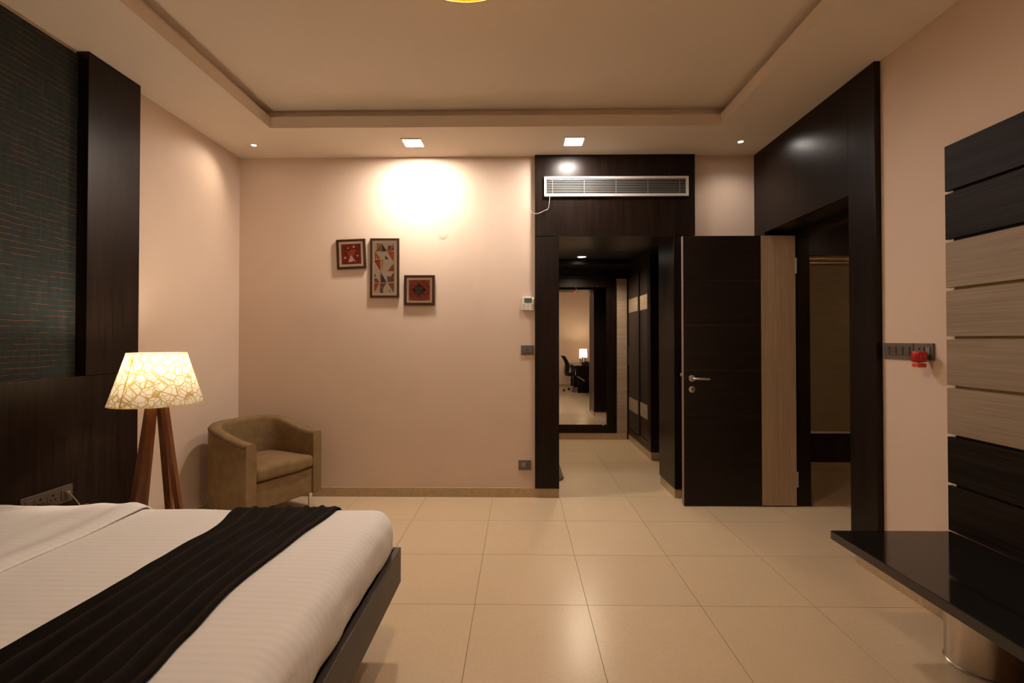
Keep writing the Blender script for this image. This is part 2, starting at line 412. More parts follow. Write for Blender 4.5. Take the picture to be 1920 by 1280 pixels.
def pane_mat():
    m, nt, b, N, L = new_mat('picture glass')
    tr = N.new('ShaderNodeBsdfTransparent'); g = N.new('ShaderNodeBsdfGlossy'); g.inputs['Roughness'].default_value = 0.02
    fr = N.new('ShaderNodeFresnel'); fr.inputs[0].default_value = 1.22
    ms = N.new('ShaderNodeMixShader'); L.new(fr.outputs[0], ms.inputs[0]); L.new(tr.outputs[0], ms.inputs[1]); L.new(g.outputs[0], ms.inputs[2])
    L.new(ms.outputs[0], N['Material Output'].inputs['Surface']); N.remove(b); return m
M['pane'] = pane_mat()
M['mirror'] = plain('mirror silver', (0.86, 0.86, 0.83), 0.0, metal=1.0)
M['lensL'] = emit('warm downlight lens', (1.0, 0.88, 0.76), L_DOWN_WARM)
M['lensR'] = emit('cool downlight lens', NEUTRAL, L_DOWN_COOL)
M['lensS'] = emit('spot lens', (1.0, 0.92, 0.82), 60.0)

# ------------------------------------------------------------------ dimensions (metres; camera stands at the origin, Y into the picture)
XL, XR, YB, YF = -2.55, 2.155, -0.85, 4.386
HS, HC = 3.072, 3.225                       # soffit, raised ceiling
OX0, OX1, OZ, OYR = 0.36, 1.385, 2.336, 4.80   # hall opening
DY0, DY1 = 3.14, 4.20                       # side doorway in the right wall
SRX = 2.47                                  # far face of right wall
HY = 6.93                                   # hall end
TX0, TY0, TS = -0.235, 2.603, 0.6           # tile grid

# ------------------------------------------------------------------ floor
fl = struct('floor', [(XL - .1, 5.1, YB - .1, HY + .1, -.10, -.0035)], M['grout'], 'beige tiled floor running from the bedroom into the hall', 'floor')
bm = bmesh.new(); g = 0.0014
box(bm, g, TS - g, g, TS - g, -.0035, 0.0)
proto = None
regions = [(XL, XR, YB, YF), (XR, 5.0, 1.6, 5.3), (-.2, 2.05, YF, HY)]
for i in range(-6, 12):
    for j in range(-8, 9):
        x, y = TX0 + i * TS, TY0 + j * TS
        if not any(x < r[1] - .02 and x + TS > r[0] + .02 and y < r[3] - .02 and y + TS > r[2] + .02 for r in regions): continue
        if proto is None:
            proto = obj('tile', bm, M['tile'], fl); o = proto
        else:
            o = proto.copy(); COL.objects.link(o); o.parent = fl
        o.location = (x, y, 0)

# ------------------------------------------------------------------ walls, ceiling
T = 0.12
struct('wall_left', [(XL - T, XL, YB - T, YF + T, 0, HC + .1)], M['wall'], 'cream painted wall beside the headboard and armchair', 'wall')
struct('wall_back', [(XL, XR, YB - T, YB, 0, HC + .1)], M['wall'], 'cream painted wall behind the desk, seen in the hall mirror', 'wall')
struct('wall_far', [(XL, OX0 - .02, YF, OYR - .0, 0, HC + .1), (OX1 + .02, SRX, YF, OYR, 0, HC + .1), (OX0 - .02, OX1 + .02, YF, OYR, OZ + .02, HC + .1)],
       M['wall'], 'cream painted far wall with three framed pictures', 'wall')
struct('wall_right', [(XR, SRX, YB - T, DY0 - .02, 0, HC + .1), (XR, SRX, DY0 - .02, DY1 + .02, OZ + .02, HC + .1), (XR, SRX, DY1 + .02, YF, 0, HC + .1)],
       M['wall'], 'cream painted wall on the right with the plank panel', 'wall')
CX0, CX1, CY0, CY1 = -1.955, 1.565, -0.25, 3.765
ce = struct('ceiling', [(XL, XR, YB, YF, HC, HC + .1)], M['ceil'], 'raised cream ceiling above the lowered border', 'ceiling')
s = 0.055
boxes('soffit', [(XL, CX0, YB, YF, HS, HS + .09), (CX1, XR, YB, YF, HS, HS + .09), (CX0, CX1, CY1, YF, HS, HS + .09), (CX0, CX1, YB, CY0, HS, HS + .09)], M['ceil'], ce)
boxes('upper_step', [(XL, CX0 - s, YB, YF, HS + .09, HC), (CX1 + s, XR, YB, YF, HS + .09, HC), (CX0 - s, CX1 + s, CY1 + s, YF, HS + .09, HC), (CX0 - s, CX1 + s, YB, CY0 - s, HS + .09, HC)], M['ceil'], ce)

# hall shell
wh = struct('wall_hall_end', [(-.32, 2.17, HY, HY + T, 0, 2.7)], M['wenge_x'], 'dark wood panelled wall at the hall end', 'wall')
for z0, z1 in ((2.282, 2.44),):
    boxes('wall_board', [(-.2, 1.56, HY - .012, HY, z0, z1)], M['wenge_x'], wh)
strip = boxes('oak_strip', [(1.384, 1.535, HY - .022, HY, .094, 2.278)], M['oak_x'], wh)
strip['label'] = 'pale oak vertical strip beside the mirror'
struct('wall_hall_left', [(-.32, -.2, OYR, HY, 0, 2.7)], M['wall'], 'hall wall hidden behind the left portal post', 'wall')
struct('wall_hall_right', [(2.05, 2.17, OYR, HY, 0, 2.7)], M['wenge'], 'dark wood hall wall behind the wardrobe', 'wall')
hc = struct('ceiling_hall', [(-.32, 2.17, OYR, HY + T, 2.485, 2.7)], M['wenge_x'], 'dark hall ceiling with a shallow recess and one downlight', 'ceiling')
boxes('ceiling_border', [(-.2, 2.05, OYR, 5.50, 2.42, 2.485), (-.2, 2.05, 6.50, HY, 2.42, 2.485), (-.2, .1, 5.5, 6.5, 2.42, 2.485), (1.5, 2.05, 5.5, 6.5, 2.42, 2.485)], M['wenge_x'], hc)
# room beyond the side door
struct('wall_side_far', [(SRX, 5.1, 5.30, 5.42, 0, 2.9)], M['wenge'], 'dark wood wall behind the roller blind', 'wall')
struct('wall_side_near', [(SRX, 5.1, 1.48, 1.60, 0, 2.9)], M['wall'], 'wall of the dim room beyond the side door', 'wall')
struct('wall_side_right', [(5.0, 5.12, 1.60, 5.30, 0, 2.9)], M['wall'], 'outer wall of the dim room beyond the side door', 'wall')
struct('wall_side_left', [(2.35, SRX, OYR, 5.30, 0, 2.9)], M['wall'], 'short wall between hall and dim room', 'wall')
struct('ceiling_side', [(2.35, 5.1, 1.48, 5.42, 2.7, 2.8)], M['ceil'], 'ceiling of the dim room beyond the side door', 'ceiling')

# ------------------------------------------------------------------ skirtings of tile pieces
def skirting(name, label, runs, axis, h=0.082, th=0.012):
    r = thing(name, label, 'baseboard', (0, 0, 0), kind='structure')
    for (a0, a1, c0, c1) in runs:
        base = TX0 if axis == 'x' else TY0
        k = math.ceil((a0 - base) / TS + 1e-6); cuts = [a0]
        while base + k * TS < a1 - .02:
            if base + k * TS > a0 + .02: cuts.append(base + k * TS)
            k += 1
        cuts.append(a1)
        for p, q in zip(cuts, cuts[1:]):
            e = .0008
            b = (p + e, q - e, c0, c1, 0, h) if axis == 'x' else (c0, c1, p + e, q - e, 0, h)
            boxes('skirting_tile', [b], M['skirt'], r)
    return r
skirting('baseboard_far', 'beige tile skirting along the far wall under the pictures', [(XL, OX0 + .0, YF - .022, YF)], 'x')
skirting('baseboard_left', 'beige tile skirting along the left wall behind the armchair', [(3.13, YF - .025, XL, XL + .014)], 'y')
skirting('baseboard_right', 'beige tile skirting along the right wall under the black bench', [(YB, DY0 - .02, XR - .020, XR)], 'y')
skirting('baseboard_back', 'beige tile skirting along the wall behind the desk', [(XL + .02, XR - .02, YB, YB + .014)], 'x')
skirting('baseboard_hall_end', 'beige tile skirting below the hall mirror', [(-.2, 1.53, HY - .03, HY)], 'x', h=.092)
skirting('baseboard_portal_left', 'beige tile skirting inside the portal at the left post', [(YF + .002, OYR, OX0 - .019, OX0)], 'y')
skirting('baseboard_portal_right', 'beige tile skirting at the foot of the right portal post', [(YF - .022, OYR, OX1 + .004, OX1 + .018)], 'y')
skirting('baseboard_portal_face', 'short beige tile skirting under the right portal board next to the open door', [(OX1 + .02, 2.10, YF - .022, YF)], 'x')
skirting('baseboard_side', 'beige tile skirting below the roller blind', [(SRX, 4.98, 5.285, 5.30)], 'x', h=.092)

# ------------------------------------------------------------------ portal cladding around the hall opening
t1 = thing('trim_1', 'dark wenge portal framing the hall opening under the air grille', 'door frame', (.87, YF, 0), kind='structure', world_parts=True)
PY = 4.345
boxes('header_panel', [(.145, 1.575, PY, YF, OZ + .006, HS)], M['wenge'], t1, bev=.0015)
boxes('side_board', [(.145, OX0, PY, YF, .084, OZ)], M['wenge'], t1, bev=.0015)
boxes('side_board', [(OX1, 1.575, PY, YF, .084, OZ)], M['wenge'], t1, bev=.0015)
boxes('lining', [(OX0 - .019, OX0, YF, OYR + .02, .084, OZ)], M['wenge'], t1)
boxes('lining', [(OX1, OX1 + .019, YF, OYR + .02, .084, OZ)], M['wenge'], t1)
boxes('head_lining', [(OX0 - .019, OX1 + .019, PY, OYR + .02, OZ, OZ + .006)], M['wenge_x'], t1)
boxes('rear_lintel', [(-.2, 2.05, OYR, OYR + .02, OZ + .006, 2.42)], M['wenge_x'], t1)
boxes('rear_board', [(-.2, OX0 - .019, OYR, OYR + .02, .084, OZ + .006)], M['wenge'], t1)
boxes('rear_board', [(OX1 + .019, 2.05, OYR, OYR + .02, .084, OZ + .006)], M['wenge'], t1)

# cladding round the side doorway
t2 = thing('trim_2', 'tall dark wenge surround of the side doorway on the right wall', 'door frame', (2.14, 3.6, 0), kind='structure', world_parts=True)
WX = 2.118
boxes('header_panel', [(WX, XR, DY0, YF - .002, OZ, HS)], M['wenge'], t2, bev=.0015)
boxes('side_board', [(WX, XR, 2.905, DY0, .086, HS)], M['wenge'], t2, bev=.0015)
boxes('side_board', [(WX, XR, DY1 + .018, YF - .024, 0, OZ)], M['wenge'], t2, bev=.0015)
boxes('lining', [(XR, SRX + .01, DY0 - .018, DY0, .086, OZ)], M['wenge'], t2)
boxes('lining', [(WX, SRX + .01, DY1, DY1 + .018, 0, OZ)], M['wenge'], t2)
boxes('head_lining', [(XR, SRX + .01, DY0, DY1, OZ, OZ + .018)], M['wenge_h'], t2)
boxes('door_stop', [(2.372, SRX + .01, 4.168, DY1, 0, OZ - .0)], M['wenge'], t2)
boxes('door_stop', [(2.372, SRX + .01, DY0, DY1 - .03, OZ - .045, OZ)], M['wenge_h'], t2)

# ------------------------------------------------------------------ door leaf, open against the reveal
DF, DB = 4.148, 4.188
d1 = thing('door_1', 'open dark door leaf with pale oak edge strip and steel lever handle', 'door', (2.36, 4.17, 0.008), kind='structure', world_parts=True)
dx0, dxs, dx1 = 1.402, 2.058, 2.348
zs = [.010 + (2.296 - .010) * k / 6 for k in range(7)]
boxes('core', [(dx0, dx1, DF + .003, DB, .010, 2.296)], plain('door core', (.10, .055, .03), .6, noise_amt=.2), d1)
boxes('edge_band', [(dx0 - .004, dx0, DF, DB, .010, 2.296)], plain('pale edge band', (.23, .16, .12), .5, noise_amt=.1), d1)
for a, b in zip(zs, zs[1:]):
    boxes('panel', [(dx0, dxs - .001, DF, DF + .003, a + .0018, b - .0018)], M['wenge_x'], d1)
boxes('oak_strip', [(dxs, dx1, DF, DF + .003, .010, 2.296)], M['oak_z'], d1)
bm = bmesh.new(); 
for z0 in (1.975, .165):
    bm2 = bmesh.new(); box(bm2, dx1, dx1 + .018, DF + .006, DF + .012, z0, z0 + .13)
    h = obj('hinge', bm2, M['metal'], d1)
    bm3 = bmesh.new(); tube(bm3, [(dx1 + .004, DF - .002, z0), (dx1 + .004, DF - .002, z0 + .13)], .006, 8); obj('hinge_pin', bm3, M['metal'], h, 40)
bm.free()
hx = 1.470
bm = bmesh.new(); 
def disc_y(bm, cx, cy, cz, r, t, n=24):
    rings = []
    for (rr, yy) in ((0, cy), (r, cy), (r, cy - t * .7), (r * .86, cy - t), (0, cy - t)):
        rings.append([bm.verts.new((cx, yy, cz))] if rr == 0 else [bm.verts.new((cx + rr * math.cos(2*PI*k/n), yy, cz + rr * math.sin(2*PI*k/n))) for k in range(n)])
    for a, b in zip(rings, rings[1:]):
        for k in range(n):
            q = []
            for v in (a[k % len(a)], a[(k+1) % len(a)], b[(k+1) % len(b)], b[k % len(b)]):
                if v not in q: q.append(v)
            if len(q) > 2: bm.faces.new(q)
disc_y(bm, hx, DF, 1.083, .027, .009)
ha = obj('handle_rose', bm, M['metal'], d1, 35)
bm = bmesh.new(); tube(bm, [(hx, DF - .005, 1.083), (hx, DF - .040, 1.083), (hx + .008, DF - .049, 1.083), (hx + .022, DF - .052, 1.083), (hx + .12, DF - .052, 1.080), (hx + .135, DF - .048, 1.079)], [.010, .010, .010, .010, .010, .008], 12)
obj('lever', bm, M['metal'], ha, 50)
bm = bmesh.new(); disc_y(bm, hx, DF, .990, .027, .008); kh = obj('escutcheon', bm, M['metal'], d1, 35)
bm = bmesh.new(); disc_y(bm, hx, DF - .008, .995, .008, .002); box(bm, hx - .003, hx + .003, DF - .0095, DF - .008, .972, .995); obj('keyhole', bm, M['blackpl'], kh, 35)
boxes('latch_bolt', [(dx0 - .022, dx0 - .004, DF + .012, DF + .028, 1.10, 1.125)], M['metal'], d1, bev=.002)

# ------------------------------------------------------------------ headboard wall panel
HX = -2.475
hb = thing('headboard_panel', 'tall dark wenge headboard panel with teal woven inset behind the bed', 'headboard', (-2.51, 2.0, 0), world_parts=True)
boxes('lower_panel', [(XL + .001, HX, -.1, 3.125, 0, 1.203)], M['wenge'], hb, bev=.0015)
boxes('border_board', [(XL + .001, HX, 2.742, 3.125, 1.206, HS)], M['wenge'], hb, bev=.0015)
fp = boxes('fabric_panel', [(XL + .001, -2.538, -.1, 2.742, 1.203, HS - .02)], M['teal'], hb); fp['label'] = 'teal woven inset with dashed orange lines'

# ------------------------------------------------------------------ plank panel on the right wall
pw = thing('plank_wall_panel', 'wall panel of horizontal dark and pale oak planks above the black bench', 'wall panel', (2.14, 1.6, .47), world_parts=True)
boxes('backing_board', [(2.142, XR, .6, 2.415, 1.893, 2.36)], M['wenge_h'], pw)
boxes('backing_board', [(2.142, XR, .6, 2.415, .942, 1.893)], plain('ochre backing', (.40, .29, .12), .6, noise_amt=.05), pw)
boxes('backing_board', [(2.142, XR, .6, 2.415, .472, .942)], M['wenge_h'], pw)
for k in range(8):
    zt = 2.370 - .2395 * k; zb = zt - .2245
    if k == 7: zb = .474
    boxes('plank', [(2.120, 2.142, .58, 2.437, zb, zt)], M['plank_dark'] if k < 2 or k > 5 else M['oak_y'], pw, bev=.001)

# ------------------------------------------------------------------ black bench
bn = thing('wall_bench', 'glossy black stone ledge cantilevered below the plank panel', 'bench', (1.85, 1.8, 0), world_parts=True)
bm = bmesh.new(); box(bm, 1.535, 2.120, .9, 2.425, .430, .472, bev=.003); obj('slab', bm, M['granite'], bn)
bm = bmesh.new(); lathe(bm, [(0, 0), (.130, 0), (.130, .008), (.125, .012), (.125, .430), (0, .430)], 48, (2.005, 2.145, 0)); obj('steel_drum', bm, M['metal'], bn, 40)

# ------------------------------------------------------------------ bed
FXF, BY1, BY0 = -0.557, 2.30, 0.42
bed = thing('bed', 'low platform bed with dark brown wooden frame', 'bed', (-1.5, 1.36, 0), world_parts=True)
bm = bmesh.new(); box(bm, FXF - .028, FXF, BY0, BY1, .268, .431, bev=.003); obj('foot_board', bm, M['bedframe'], bed)
bm = bmesh.new(); box(bm, HX, FXF - .028, BY1 - .028, BY1, .268, .431, bev=.003); obj('side_board', bm, M['bedframe'], bed)
bm = bmesh.new(); box(bm, HX, FXF - .028, BY0, BY0 + .028, .268, .431, bev=.003); obj('side_board', bm, M['bedframe'], bed)
boxes('slat_base', [(HX, FXF - .028, BY0 + .028, BY1 - .028, .30, .405)], M['wenge_h'], bed)
boxes('plinth', [(HX, FXF - .38, BY0 + .3, BY1 - .3, 0, .30)], M['wenge_h'], bed)
MX0, MX1, MY0, MY1, MZ0, MZ1 = -2.465, -.585, BY0 + .03, BY1 - .032, .407, .632
def mdisp(p):
    d = Vector((0, 0, 0))
    top = max(0, (p.z - .56) / .07); top = min(1, top)
    d.z += top * (.007 * mnoise.noise(p * 1.7) + .004 * mnoise.noise(p * 5))
    if p.x > MX1 - .08:
        k = min(1, (p.x - MX1 + .08) / .08)
        d.x += k * (.014 * mnoise.noise(Vector((1, p.y * 5, p.z * 2))) + .014 * math.sin(max(0, min(1, (p.z - MZ0) / .2)) * PI) + .004 * mnoise.noise(p * 14))
        d.z += -.012 * k * top
    if p.y > MY1 - .08: d.y += .008 * mnoise.noise(Vector((p.x * 5, 2, p.z * 2)))
    return d
bm = bmesh.new(); rbox(bm, (MX0, MY0, MZ0), (MX1, MY1, MZ1), .06, (60, 60, 8), mdisp)
tag(obj('mattress', bm, M['sheet'], None, 60), 'mattress covered by a white satin stripe sheet on the platform bed', 'mattress')

def drape(name, x_edges, nx, z_off, drop_far, zfun, mat, thick, parent=None, edge=None):
    """cloth laid over the mattress, hanging down on both long sides"""
    R = .06
    path = []
    for k in range(5): path.append((MY1 + z_off, MZ1 - R - drop_far * (1 - k / 4.0)))
    for k in range(1, 8):
        a = PI / 2 * k / 8; path.append((MY1 - R + (R + z_off) * math.cos(a), MZ1 - R + (R + z_off) * math.sin(a)))
    n = 90
    for k in range(n + 1):
        path.append((MY1 - R + (MY0 + R - MY1 + R) * k / n, MZ1 + z_off))
    for k in range(1, 8):
        a = PI / 2 * k / 8; path.append((MY0 + R - (R + z_off) * math.sin(a), MZ1 - R + (R + z_off) * math.cos(a)))
    for k in range(4): path.append((MY0 - z_off, MZ1 - R - .12 * (k + 1) / 4))
    bm = bmesh.new(); rows = []; rl = bm.verts.layers.float.new('ridge')
    for (y, z) in path:
        row = []
        for i in range(nx + 1):
            u = i / nx; x = x_edges[0] + (x_edges[1] - x_edges[0]) * u
            if edge: x += edge(u, y)
            base = mdisp(Vector((x, min(max(y, MY0 + .1), MY1 - .1), MZ1)))
            zz = z + (base.z if z > MZ1 - R else 0) + (zfun(u, x, y) if z > MZ1 - R * .5 else 0)
            nv = bm.verts.new((x, y, zz)); row.append(nv)
            nv[rl] = min(1.0, sum(math.exp(-((u - c + .014 * mnoise.noise(Vector((c * 9, y * 3, 0)))) / .012) ** 2) for c in (.17, .34, .51, .68, .83, .965)))
        rows.append(row)
    for a, b in zip(rows, rows[1:]):
        for i in range(nx): bm.faces.new((a[i], a[i + 1], b[i + 1], b[i]))
    bmesh.ops.recalc_face_normals(bm, faces=bm.faces[:])
    bm.normal_update()
    if sum(f.normal.z for f in bm.faces) < 0: bmesh.ops.reverse_faces(bm, faces=bm.faces[:])
    o = obj(name, bm, mat, parent, 70, recalc=False)
    md = o.modifiers.new('thick', 'SOLIDIFY'); md.thickness = thick; md.offset = -1
    return o
RX0, RX1 = -1.272, -.858
def run_z(u, x, y):
    r = 0
    for c in (.17, .34, .51, .68, .83): r += .009 * math.exp(-((u - c + .014 * mnoise.noise(Vector((c * 9, y * 3, 0)))) / .016) ** 2)
    r += .006 * math.exp(-((u - .955) / .03) ** 2) + .004 * mnoise.noise(Vector((x * 6, y * 3, 4))) + .003 * mnoise.noise(Vector((x * 16, y * 9, 7)))
    return r
def pl(pts, y):
    for (a, va), (b, vb) in zip(pts, pts[1:]):
        if a <= y <= b:
            t = (y - a) / (b - a); t = t * t * (3 - 2 * t); return va + (vb - va) * t
    return pts[0][1] if y < pts[0][0] else pts[-1][1]
def run_e(u, y):
    l = pl([(0, -.005), (1.2, -.010), (1.5, .005), (1.75, .002), (2.0, .016), (2.2, -.022), (2.4, -.03)], y)
    r_ = pl([(0, .02), (1.08, .024), (1.25, .003), (1.53, -.02), (1.85, 0), (2.2, .03), (2.4, .034)], y)
    return (1 - u) * l + u * r_
ru = drape('bed_runner', (RX0, RX1), 110, .013, .10, run_z, M['runner'], .007, edge=run_e)
tag(ru, 'dark brown velvet bed runner with stitched ridges across the foot of the bed', 'bed runner')
def ts_z(u, x, y):
    lift = -.001 + .011 * math.exp(-((u - .92) / .06) ** 2) + (.014 * math.exp(-((y - 2.20) / .10) ** 2) * math.exp(-((u - .75) / .2) ** 2))
    edge_drop = -.002 * max(0, (u - .955) / .045) ** 2
    return lift + edge_drop + .007 * mnoise.noise(Vector((x * 5, y * 2.4, 1))) * (1 - .4 * u) + .004 * mnoise.noise(Vector((x * 11, y * 3.5, 9)))
def ts_e(u, y): return u * (.016 * mnoise.noise(Vector((y * 1.6, 3, 0))) + .01 * math.sin(y * 2.2))
tsht = drape('folded_sheet', (-2.462, -1.712), 60, .011, .06, ts_z, M['sheet'], .006, edge=ts_e)
tag(tsht, 'white top sheet folded back over the head half of the bed', 'sheet')

# bedside ledge with cord, sockets on the headboard
lg = tag(boxes('bedside_ledge', [(HX, -2.19, 2.325, 2.605, .488, .514)], M['lampwood'], bev=.002), 'small brown wooden ledge under the headboard sockets', 'shelf')
sp = thing('socket_plate', 'long taupe switch and socket plate on the headboard above the bed', 'socket', (HX, 2.527, .573), world_parts=True)
bm = bmesh.new(); box(bm, HX, HX + .009, 2.380, 2.660, .526, .618, bev=.003); obj('plate', bm, M['headplate'], sp)
for k, (a, b) in enumerate(((2.400, 2.437), (2.447, 2.505), (2.515, 2.573), (2.590, 2.640))):
    bm = bmesh.new(); box(bm, HX + .009, HX + (.014 if k in (0, 3) else .0105), a, b, .545, .599, bev=.0015); md = obj('module', bm, M['headplate'], sp)
    if k in (1, 2):
        for (py, pz, r) in (((a+b)/2, .586, .0045), ((a+b)/2 - .012, .564, .0035), ((a+b)/2 + .012, .564, .0035)):
            bm = bmesh.new(); box(bm, HX + .0105, HX + .0112, py - r, py + r, pz - r * 1.3, pz + r * 1.3); obj('pin_hole', bm, M['black'], md)
bm = bmesh.new(); box(bm, HX + .014, HX + .03, 2.607, 2.627, .568, .588, bev=.003)
tube(bm, [(HX + .03, 2.617, .576), (HX + .07, 2.60, .558), (HX + .12, 2.575, .535), (HX + .145, 2.56, .522)], .0035, 6)
for k in range(3):
    tube(bm, [(HX + .165 + .022 * math.cos(t * PI / 8), 2.55 + .020 * math.sin(t * PI / 8), .519 + .005 * k + .012 * max(0, math.sin(t * PI / 8 + k))) for t in range(17)], .0035, 6)
tag(obj('phone_cable', bm, M['greycord'], None, 40), 'coiled grey cable plugged into the headboard socket plate', 'cable')
bm = bmesh.new(); box(bm, HX + .0112, HX + .045, 2.458, 2.494, .546, .566, bev=.005)
tube(bm, [(HX + .045, 2.476, .556), (HX + .09, 2.49, .553), (HX + .13, 2.485, .540), (HX + .17, 2.47, .527), (HX + .20, 2.45, .518)], .0035, 6)
tag(obj('power_cable', bm, M['blackpl'], None, 40), 'black power plug with cable in the headboard socket plate', 'cable')

# ------------------------------------------------------------------ floor lamp
LX, LY = -2.068, 2.75
fl_ = thing('floor_lamp', 'wooden four-legged floor lamp with glowing cream fibre shade', 'lamp', (LX, LY, 0))
for ang in (0, 90, 180, 270):
    a = math.radians(ang + 7); c, s_ = math.cos(a), math.sin(a)
    bm = bmesh.new(); beam(bm, (.185 * c, .185 * s_, 0), (.030 * c, .030 * s_, 1.10), .030, .040, .026, .026, face=(-s_, c, 0) if False else (c, s_, 0))
    obj('leg', bm, M['lampwood'], fl_)
bm = bmesh.new(); lathe(bm, [(0, 1.07), (.055, 1.07), (.055, 1.10), (.02, 1.11), (.02, 1.16), (0, 1.16)], 24); obj('socket', bm, M['metal'], fl_, 40)
bm = bmesh.new(); lathe(bm, [(0, 1.15), (.016, 1.155), (.032, 1.185), (.034, 1.21), (.022, 1.235), (0, 1.245)], 20); bulb = obj('bulb', bm, emit('lamp bulb', WARM, 25.0), fl_, 60)
SR0, SR1, SZ0, SZ1 = .227, .143, 1.048, 1.334
bm = bmesh.new(); lathe(bm, [(SR0, SZ0), (SR1, SZ1)], 72)
sh = obj('shade', bm, M['shade'], fl_, 30)
for r, z in ((SR0, SZ0), (SR1, SZ1)):
    bm = bmesh.new(); tube(bm, [(r * math.cos(2*PI*k/72), r * math.sin(2*PI*k/72), z) for k in range(73)], .0025, 6, cap=False); obj('shade_rim', bm, M['shade_seam'], sh, 60)
sa = math.radians(262)
bm = bmesh.new(); q4 = []
for (r, z, da) in ((SR0, SZ0, -.022), (SR0, SZ0, .022), (SR1, SZ1, .030), (SR1, SZ1, -.030)):
    q4.append(bm.verts.new(((r + .0015) * math.cos(sa + da), (r + .0015) * math.sin(sa + da), z)))
bm.faces.new(q4)
obj('shade_seam', bm, M['shade_seam'], sh)
bm = bmesh.new()
for k in range(3):
    a = k * 2 * PI / 3
    tube(bm, [(0.018 * math.cos(a), 0.018 * math.sin(a), 1.14), (SR1 * math.cos(a), SR1 * math.sin(a), SZ1 - .004)], .002, 6)
obj('shade_spider', bm, M['metal'], sh, 60)
ld = bpy.data.lights.new('floor_lamp_light', 'POINT'); ld.energy = P_LAMP; ld.color = WARM; ld.shadow_soft_size = .04
lo = bpy.data.objects.new('floor_lamp_light', ld); COL.objects.link(lo); lo.location = (LX, LY, 1.275)

# ------------------------------------------------------------------ armchair
AX, AY, AR = -2.105, 3.930, math.radians(65)
ac = thing('tub_armchair', 'brown velour tub armchair standing in the corner by the floor lamp', 'armchair', (AX, AY, 0), AR)
W2, D2, TH = .345, .312, .085            # half width, half depth, wall thickness
def upath(off):
    pts = []
    w_, d_ = W2 - off, D2 - off
    yc = .02                                # straight arms in front of yc, rounded back behind it
    front = -D2
    for k in range(9): pts.append((-w_, front + (yc - front) * k / 9))
    for k in range(33):
        a = PI - PI * k / 32
        ca, sa_ = math.cos(a), math.sin(a)
        pts.append((w_ * math.copysign(abs(ca) ** .80, ca), yc + (d_ - yc) * abs(sa_) ** .80))
    for k in range(9): pts.append((w_, yc + (front - yc) * (k + 1) / 9))
    return pts
outer, inner = upath(0), upath(TH)
AZ0 = .135
bm = bmesh.new(); secs = []
NP = len(outer)
for i, (po, pi_) in enumerate(zip(outer, inner)):
    t = (po[1] + D2) / (2 * D2)
    h = .645 + .110 * (3 * t * t - 2 * t ** 3)
    ins = .012 * (1 - min(1, (po[1] + D2) / .03))      # slight rounding at the arm fronts
    prof = [(0.06, AZ0), (0, AZ0 + .03), (0, h - .03), (.06, h - .010), (.16, h), (.5, h + .004), (.84, h), (.95, h - .012), (1, h - .035), (1, AZ0 + .02), (.9, AZ0)]
    sec = []
    for (a, z) in prof:
        sec.append(bm.verts.new((po[0] + (pi_[0] - po[0]) * a, po[1] + (pi_[1] - po[1]) * a, z)))
    secs.append(sec)
for a, b in zip(secs, secs[1:]):
    n = len(a)
    for k in range(n): bm.faces.new((a[k], a[(k + 1) % n], b[(k + 1) % n], b[k]))
bm.faces.new(secs[0][::-1]); bm.faces.new(secs[-1])
obj('shell', bm, M['velour'], ac, 50)
iw = W2 - TH + .004
bm = bmesh.new(); rbox(bm, (-iw, -D2 + .012, AZ0), (iw, D2 - TH, .345), .012, (6, 6, 3)); obj('seat_base', bm, M['velour'], ac, 50)
def cdisp(p):
    k = max(0, (p.z - .38) / .06)
    return Vector((0, -.008 * math.cos(p.x / iw * PI / 2), .018 * k * math.cos(p.x / iw * PI / 2) * math.cos((p.y + .05) / .35 * PI / 2) + .004 * mnoise.noise(p * 9)))
bm = bmesh.new(); rbox(bm, (-iw + .003, -D2 - .012, .352), (iw - .003, D2 - TH - .02, .452), .032, (14, 14, 3), cdisp); obj('seat_cushion', bm, M['velour'], ac, 60)
pm = plain('dark piping', (.075, .045, .02), .9)
bm = bmesh.new(); tube(bm, [(p[0] * .997, p[1] * .997 if p[1] > -D2 + .01 else p[1], .645 + .110 * (3 * ((p[1] + D2) / (2 * D2)) ** 2 - 2 * ((p[1] + D2) / (2 * D2)) ** 3) - .022) for p in outer], .0035, 6)
obj('piping', bm, pm, ac, 60)
for sx in (-1, 1):
    for sy in (-1, 1):
        bm = bmesh.new(); x, y = sx * (W2 - .075), (-D2 + .045) if sy < 0 else .20
        box(bm, x - .016, x + .016, y - .005, y + .005, 0, AZ0 + .004, bev=.001); obj('leg', bm, M['chrome'], ac)

